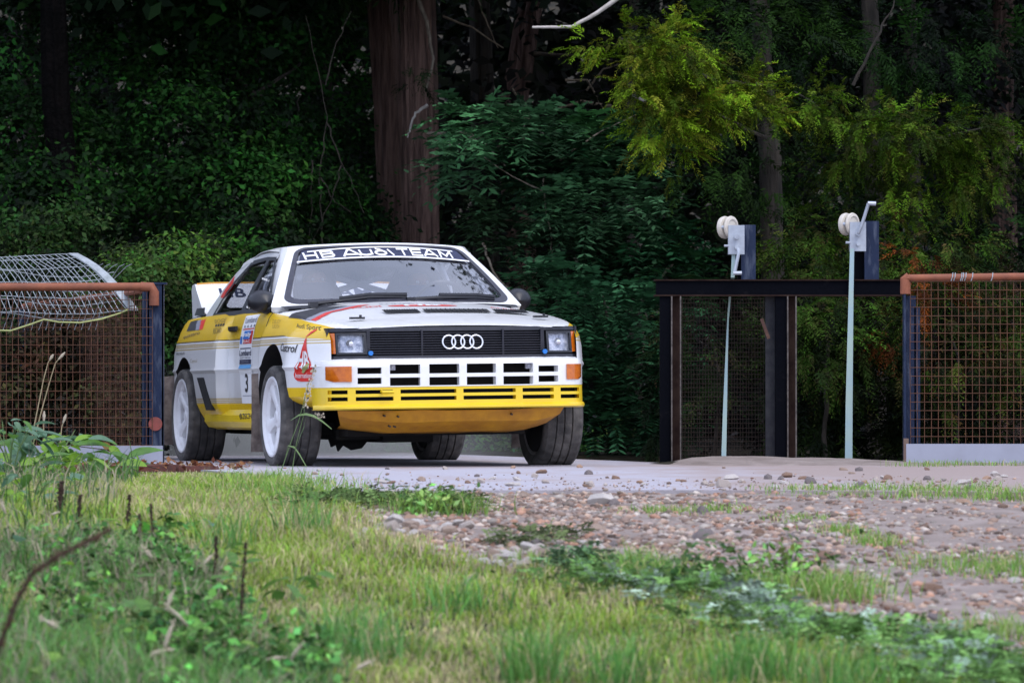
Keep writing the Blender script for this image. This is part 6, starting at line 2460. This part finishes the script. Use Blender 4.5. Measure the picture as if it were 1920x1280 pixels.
# arching brown dock close to the lens
o = empty('arching_dock', (0, 0, 0))
tag(o, 'arching reddish brown dead dock stem out of focus in the lower left corner', 'dock')
q = MB()
pts = [at(-60, 1330, 8.6), at(0, 1210, 8.6), at(30, 1130, 8.6), at(60, 1075, 8.6), at(110, 1040, 8.6), at(165, 1015, 8.65), at(208, 990, 8.7)]
q.tube([rel(p) for p in pts], [.006, .0055, .005, .005, .0045, .004, .002], 7)
q.build('stem', M_dock, o, 60)
q = MB()
rr = random.Random(5)
for _ in range(420):
    t = 1 + 4.9 * (.5 + .5 * math.sin(rr.uniform(0, 60))) if rr.random() < .5 else rr.uniform(1, 5.9)
    k = int(t)
    c = Vector(rel(pts[k])).lerp(Vector(rel(pts[k + 1])), t - k) + Vector((rr.gauss(0, .0035), rr.gauss(0, .0035), rr.gauss(0, .0035)))
    r = .003 * rr.uniform(.6, 1.3)
    q.add([c + Vector(v) * r for v in ((1, 0, 0), (-1, 0, 0), (0, 1, 0), (0, -1, 0), (0, 0, 1), (0, 0, -1))], [(0, 2, 4), (2, 1, 4), (1, 3, 4), (3, 0, 4), (2, 0, 5), (1, 2, 5), (3, 1, 5), (0, 3, 5)])
q.build('seed_head', mat('dock_rust', (.10, .045, .022), .9, col2=(.06, .03, .018), scale=40), o, 0)['kind'] = 'stuff'


# grasses gone to seed
def seed_grass(px_, py_, h, lean, plume_len, plume_r, seed, droop=.3):
    b = foot(px_, py_)
    rr = random.Random(seed)
    o = empty('seeding_grass', rel(b))
    tag(o, 'pale grass stalk with a fluffy seed plume in the rough grass', 'grass stalk', 'grass stalks gone to seed')
    q = MB()
    P = []
    for k in range(10):
        t = k / 9
        P.append(Vector((lean * t * t * h, rr.uniform(-.002, .002), h * (t - droop * .5 * t ** 3))))
    q.tube(P, [.0016 - .0008 * k / 9 for k in range(10)], 5)
    q.build('stem', M_straw, o, 60)
    s = MB()
    d = (P[-1] - P[-2]).normalized()
    e = [P[-1] + d * plume_len * (k / 6) + Vector((0, 0, -droop * .35 * plume_len * (k / 6) ** 2)) for k in range(7)]
    s.tube(e, [plume_r * f for f in (.3, .8, 1.0, .95, .8, .5, .12)], 6)
    for k in range(40):
        t = rr.random() * 5.9
        c = e[int(t)].lerp(e[int(t) + 1], t % 1)
        dirn = (d + Vector((rr.gauss(0, .6), rr.gauss(0, .6), rr.gauss(0, .4)))).normalized() * plume_r * 2.2
        sd = dirn.orthogonal().normalized() * plume_r * .25
        s.add([c, c + dirn * .6 + sd, c + dirn, c + dirn * .6 - sd], [(0, 1, 2, 3)])
    s.build('plume', M_plume, o, 60)['kind'] = 'stuff'


for k, a in enumerate(((300, 1110, .12, -.2, .045, .008), (360, 1130, .13, .25, .05, .006), (255, 1110, .07, .9, .05, .005), (305, 1200, .09, .1, .075, .006), (370, 1230, .09, -.25, .10, .007), (150, 1240, .10, -.5, .06, .009), (215, 1290, .10, .9, .06, .007), (430, 1290, .08, 1.0, .06, .006), (640, 1300, .07, .5, .05, .006), (530, 1300, .10, .2, .06, .005), (110, 1160, .05, .4, .03, .006), (860, 1130, .06, .25, .05, .005), (345, 960, .05, -.6, .03, .006), (60, 1010, .10, .7, .03, .004), (300, 1290, .12, .1, .08, .006), (20, 1040, .16, -.1, .05, .006), (185, 1090, .06, .8, .06, .006))):
    seed_grass(*a, seed=200 + k)

# dry stalks in front of the left fence
for k, (pts, lab) in enumerate((([(58, 850), (78, 770), (92, 720), (104, 680), (122, 660)], 'dry straw stalk with nodding head in front of the left fence'), ([(54, 850), (70, 770), (82, 710), (90, 680), (100, 664)], 'dry straw stalk leaning beside the nodding one at the left fence'), ([(112, 840), (116, 800), (124, 776)], 'short dry plume in front of the left fence board'), ([(84, 840), (82, 800), (83, 770)], 'thin green seed stalk in front of the left fence'))):
    o = empty('dry_stalk', rel(at(pts[0][0], pts[0][1], 22.0)))
    tag(o, lab, 'stalk')
    q = MB()
    bb = Vector(rel(at(pts[0][0], pts[0][1], 22.0)))
    q.tube([Vector(rel(at(x, y, 22.0))) - bb for x, y in pts] if len(pts) > 2 else [], [.0035 - .0018 * i / (len(pts) - 1) for i in range(len(pts))], 5)
    q.tube([Vector(rel(at(pts[0][0] - 2, 920, 22.0))) - bb, Vector((0, 0, 0))], .0035, 5)
    q.build('stem', M_straw, o, 60)
    q = MB()
    e = Vector(rel(at(*pts[-1], 22.0))) - bb
    f_ = Vector(rel(at(*pts[-2], 22.0))) - bb
    q.tube([f_.lerp(e, .3), f_.lerp(e, .7), e], [.004, .0085, .003], 6)
    q.build('plume', M_plume, o, 60)

# green grass stalk with bent blade before the front wheel
o = empty('grass_stalk', rel(at(525, 890, 21.5)))
tag(o, 'tall green grass stalk with a bent blade in front of the near front wheel', 'grass stalk')
bb = Vector(rel(at(525, 890, 21.5)))
G = lambda x, y: Vector(rel(at(x, y, 21.5))) - bb
for pts, r in (([(520, 905), (545, 830), (560, 790), (568, 760), (578, 720), (590, 690)], .0022), ([(545, 900), (556, 830), (570, 775), (572, 745)], .0022), ([(518, 905), (535, 860), (540, 835)], .002)):
    q = MB()
    q.tube([G(*p) for p in pts], [r * (1 - .6 * i / (len(pts) - 1)) for i in range(len(pts))], 5)
    q.build('stem', M_stem, o, 60)
for pts, w in (([(545, 788), (560, 778), (574, 776), (590, 780), (605, 790), (622, 804)], .012), ([(540, 835), (552, 838), (562, 852), (575, 875)], .012), ([(556, 840), (562, 820), (570, 800), (574, 780)], .010)):
    q = MB()
    n_ = len(pts)
    q.grid([[G(*p) + Vector((0, s * .004, s * w * .5 * math.sin(math.pi * (i + .35) / n_) + 0)) for i, p in enumerate(pts)] for s in (-1, 1)], 0)
    q.build('blade', M_stem, o, 60)
rr = random.Random(8)
q = MB()
for k in range(46):
    t = rr.random()
    c = G(lerp(570, 590, t), lerp(765, 690, t)) + Vector((rr.gauss(0, .010), 0, rr.gauss(0, .008)))
    s_ = .006
    q.add([c + Vector((-s_, 0, 0)), c + Vector((0, 0, s_ * 1.6)), c + Vector((s_, 0, 0)), c + Vector((0, .001, -s_))], [(0, 1, 2, 3)])
for k in range(24):
    c = G(598, 779) + Vector((rr.gauss(0, .010), 0, rr.gauss(0, .006)))
    q.add([c + Vector((-.005, 0, 0)), c + Vector((0, 0, .008)), c + Vector((.005, 0, 0)), c + Vector((0, .001, -.005))], [(0, 1, 2, 3)])
q.build('seed_head', M_plume, o, 0)['kind'] = 'stuff'


# broad leaved plants: each leaf is a part
def leaf_shape(L, W, cup=.25, droop=.35, n=6):
    rows = []
    for i in range(n + 1):
        t = i / n
        w = W * math.sin(math.pi * min(1, t * .93 + .05)) ** .75 * (1 - .35 * t)
        x, z = L * t, -droop * L * t * t
        rows.append([(x, -w / 2, z + cup * w * .35), (x, -w / 4, z + cup * w * .06), (x, 0, z), (x, w / 4, z + cup * w * .06), (x, w / 2, z + cup * w * .35)])
    return rows


def leaf_green(name, c1, c2):
    m_ = mat(name, c1, .5, col2=c2, scale=18, detail=6, bump=.003, bscale=50, spec=.35)
    N, L = m_.node_tree.nodes, m_.node_tree.links
    t = N.new('ShaderNodeBsdfTranslucent')
    ramp = [n for n in N if n.type == 'VALTORGB'][0]
    L.new(ramp.outputs['Color'], t.inputs['Color'])
    mx = N.new('ShaderNodeMixShader')
    mx.inputs['Fac'].default_value = .4
    L.new(N['Principled BSDF'].outputs['BSDF'], mx.inputs[1])
    L.new(t.outputs['BSDF'], mx.inputs[2])
    L.new(mx.outputs['Shader'], N['Material Output'].inputs['Surface'])
    return m_


LG = [leaf_green('leaf_lime', (.26, .46, .040), (.18, .34, .040)), leaf_green('leaf_mid', (.13, .28, .050), (.09, .20, .04)), leaf_green('leaf_blue', (.17, .29, .18), (.11, .22, .13)), leaf_green('leaf_tan', (.26, .20, .05), (.22, .08, .02))]
leaf_me = []
for i, (L_, W_) in enumerate(((.15, .11), (.12, .08), (.10, .06), (.17, .07))):
    for j, m_ in enumerate(LG):
        mb = MB()
        mb.grid(leaf_shape(L_, W_, .3, .25 + .12 * i), 0)
        leaf_me.append(mb.mesh('leaf', m_, 60))


def leafy_plant(px_, d, top, n, spread, h, label, cols, seed, sizes=(0, 1, 2), scale=1.0):
    rr = random.Random(seed)
    x = (px_ - 960) / 8128 * d
    b = Vector((x, d, gzf(x, d)))
    o = empty('leafy_weed', b)
    tag(o, label, 'weed', 'broad leaved weeds in the grass')
    q = MB()
    for k in range(max(2, n // 5)):
        a = rr.uniform(0, TAU)
        q.tube([(0, 0, -.01), (math.cos(a) * spread * .3, math.sin(a) * spread * .3, h * .6), (math.cos(a) * spread * .6, math.sin(a) * spread * .6, h * rr.uniform(.8, 1.05))], [.004, .003, .0015], 5)
    q.build('stem', M_stem, o, 60)
    for k in range(n):
        me = leaf_me[rr.choice(sizes) * 4 + rr.choice(cols)]
        lo = bpy.data.objects.new('leaf', me)
        lo.parent = o
        a = rr.uniform(0, TAU)
        r = spread * rr.random() ** .6
        lo.location = (math.cos(a) * r, math.sin(a) * r, h * rr.uniform(.25, 1.0))
        lo.rotation_euler = (rr.uniform(-.5, .5), rr.uniform(-.5, .5), a + rr.uniform(-.8, .8))
        s = scale * rr.uniform(.65, 1.15)
        lo.scale = (s, s, s)
        COL.objects.link(lo)


for k, a in enumerate((
        (95, 20.6, 0, 40, .22, .24, 'bramble with big lime green leaves in front of the left fence', (0, 0, 1, 2)),
        (30, 19.5, 0, 40, .20, .26, 'grey green leafy weed at the very left edge below the fence', (1, 2, 2)),
        (180, 20.8, 0, 20, .18, .14, 'bramble with lime leaves in front of the pale base board', (0, 1)),
        (60, 16.8, 0, 30, .18, .14, 'leafy weed with blue green leaves at the left edge of the lawn', (1, 2, 0)),
        (130, 17.3, 0, 14, .12, .08, 'low leafy weed right of the blue green one', (1, 2)),
        (250, 14.9, 0, 9, .09, .07, 'small leafy weed beside the short dock stalk', (1, 0)),
        (375, 15.2, 0, 9, .09, .06, 'small weed with a blue green rosette on the lawn', (2, 1)),
        (330, 12.6, 0, 14, .12, .12, 'green leafy weed among the plumes of the rough grass', (1, 1, 0)),
        (240, 11.9, 0, 14, .12, .12, 'dark leafy weed in the near left corner', (1, 1, 2)),
        (545, 12.8, 0, 10, .08, .12, 'nettle-like weed standing right of the tallest dock', (1, 1)),
        (70, 10.9, 0, 12, .10, .10, 'leafy weed in the bottom left corner of the grass', (1, 0)),
        (15, 18.2, 0, 34, .16, .30, 'tall grey green leafy weed cut by the left picture edge', (2, 2, 1)),
        (110, 18.6, 0, 26, .17, .16, 'lime leaved weed in front of the bramble', (0, 0, 1)),
        (30, 13.6, 0, 22, .16, .14, 'leafy weed behind the arching brown stem', (1, 2, 0)),
        (160, 13.0, 0, 18, .13, .11, 'leafy weed just right of the arching brown stem', (0, 1)),
        (400, 13.6, 0, 14, .12, .12, 'leafy weed between the plumes and the tallest dock', (1, 0)),
        (600, 11.6, 0, 10, .09, .08, 'bluish leafy weed low in the grass near the bottom', (2, 1)),
        (480, 11.2, 0, 9, .08, .08, 'leafy weed at the bottom edge below the tallest dock', (0, 1)))):
    leafy_plant(a[0], a[1], a[2], a[3], a[4], a[5], a[6], a[7], 300 + k, scale=1.0 if a[1] > 19 else .62)
# trailing bramble cane with a few leaves before the left base board
o = empty('bramble_cane', rel(at(300, 880, 21.8)))
tag(o, 'trailing reddish bramble cane with pale leaves across the left base board', 'bramble')
bb = Vector(rel(at(300, 880, 21.8)))
q = MB()
q.tube([Vector(rel(at(x, y, 21.8))) - bb for x, y in ((110, 832), (160, 838), (218, 845), (250, 858), (278, 874), (300, 880))], [.002, .0025, .003, .003, .003, .003], 6)
q.build('stem', M_dock, o, 60)
for x, y, k, s, a in ((128, 822, 1, .6, 0), (190, 832, 3, .7, .3), (205, 838, 0, .6, -.4), (178, 868, 1, .7, 2), (255, 856, 0, .55, 1), (252, 866, 0, .55, -1.5), (235, 860, 3, .4, 2.6)):
    lo = bpy.data.objects.new('leaf', leaf_me[4 + k])
    lo.parent = o
    lo.location = Vector(rel(at(x, y, 21.8))) - bb
    lo.rotation_euler = (1.0, .4, a)
    lo.scale = (s, s, s)
    COL.objects.link(lo)
# dead leaves along the brick kerb
lv = Leaves()
n = 420
P = np.stack([rng.uniform(-2.6, -1.45, n), rng.normal(size=n) * .16 + 23.85, np.full(n, .02) + rng.random(n) * .025], 1)
Nn = unit(np.array([0, 0, 1.0]) + rng.normal(size=(n, 3)) * .5)
A = rng.normal(size=(n, 3))
A = unit(A - Nn * (A * Nn).sum(1, keepdims=True))
L_ = rng.uniform(.025, .055, n)
V, F = leaf_quads(P, A, Nn, L_, L_ * .6, .2)
tc_ = np.array([(.20, .06, .025), (.14, .05, .03), (.26, .12, .05), (.30, .20, .12)])[rng.integers(0, 4, n)]
lv.put(V, F, np.repeat(tc_, 4, 0))
o = lv.build('leaf_litter', M_leaf, None)
tag(o, 'rust red leaf litter drifted along the brick kerb', 'leaf litter', kind='stuff')
# yellow flower at the grass edge
b = foot(1078, 1090)
o = empty('yellow_flower', rel(b))
tag(o, 'tiny yellow flower at the grass edge below the gravel', 'flower')
q = MB()
q.tube([(0, 0, 0), (.002, 0, .03)], .001, 5)
q.build('stem', M_stem, o, 60)
M_petal = mat('petal', (.75, .52, .02), .6, col2=(.7, .45, .02), scale=30)
for k in range(5):
    a = k * TAU / 5
    q = MB()
    q.add([(.002, 0, .03), (.002 + .008 * math.cos(a - .5), .008 * math.sin(a - .5), .034), (.002 + .012 * math.cos(a), .012 * math.sin(a), .033), (.002 + .008 * math.cos(a + .5), .008 * math.sin(a + .5), .034)], [(0, 1, 2, 3)])
    q.build('petal', M_petal, o, 0)

# ------------------------------------------------------------------ dust hanging low behind the car
dm = bpy.data.materials.new('dust_air')
dm.use_nodes = True
dn = dm.node_tree
dn.nodes.remove(dn.nodes['Principled BSDF'])
pv = dn.nodes.new('ShaderNodeVolumePrincipled')
pv.inputs['Color'].default_value = (.78, .79, .76, 1)
tc = dn.nodes.new('ShaderNodeTexCoord')
gr = dn.nodes.new('ShaderNodeTexGradient')          # thickest at the middle of the cloud, nothing at its rim
gr.gradient_type = 'QUADRATIC_SPHERE'
dn.links.new(tc.outputs['Object'], gr.inputs['Vector'])
nz = dn.nodes.new('ShaderNodeTexNoise')
nz.inputs['Scale'].default_value = 2.2
nz.inputs['Detail'].default_value = 3
dn.links.new(tc.outputs['Object'], nz.inputs['Vector'])
mu = dn.nodes.new('ShaderNodeMath')
mu.operation = 'MULTIPLY'
dn.links.new(gr.outputs['Fac'], mu.inputs[0])
dn.links.new(nz.outputs['Fac'], mu.inputs[1])
mu2 = dn.nodes.new('ShaderNodeMath')
mu2.operation = 'MULTIPLY'
mu2.inputs[1].default_value = 3.0
dn.links.new(mu.outputs[0], mu2.inputs[0])
dn.links.new(mu2.outputs[0], pv.inputs['Density'])
dn.links.new(pv.outputs['Volume'], dn.nodes['Material Output'].inputs['Volume'])
du = MB()
rows = []
for i in range(13):
    th = math.pi * i / 12
    rows.append([(math.sin(th) * math.cos(a), math.sin(th) * math.sin(a), math.cos(th)) for a in [k * TAU / 24 for k in range(24)]])
du.grid(rows, 0, closed_v=True)
dust = du.build('dust', dm, None, 0)
dust.location = (-1.9, 30.9, .0)
dust.scale = (2.4, 3.3, .80)
tag(dust, 'thin pale dust hanging low over the road behind the car', 'dust', kind='stuff')
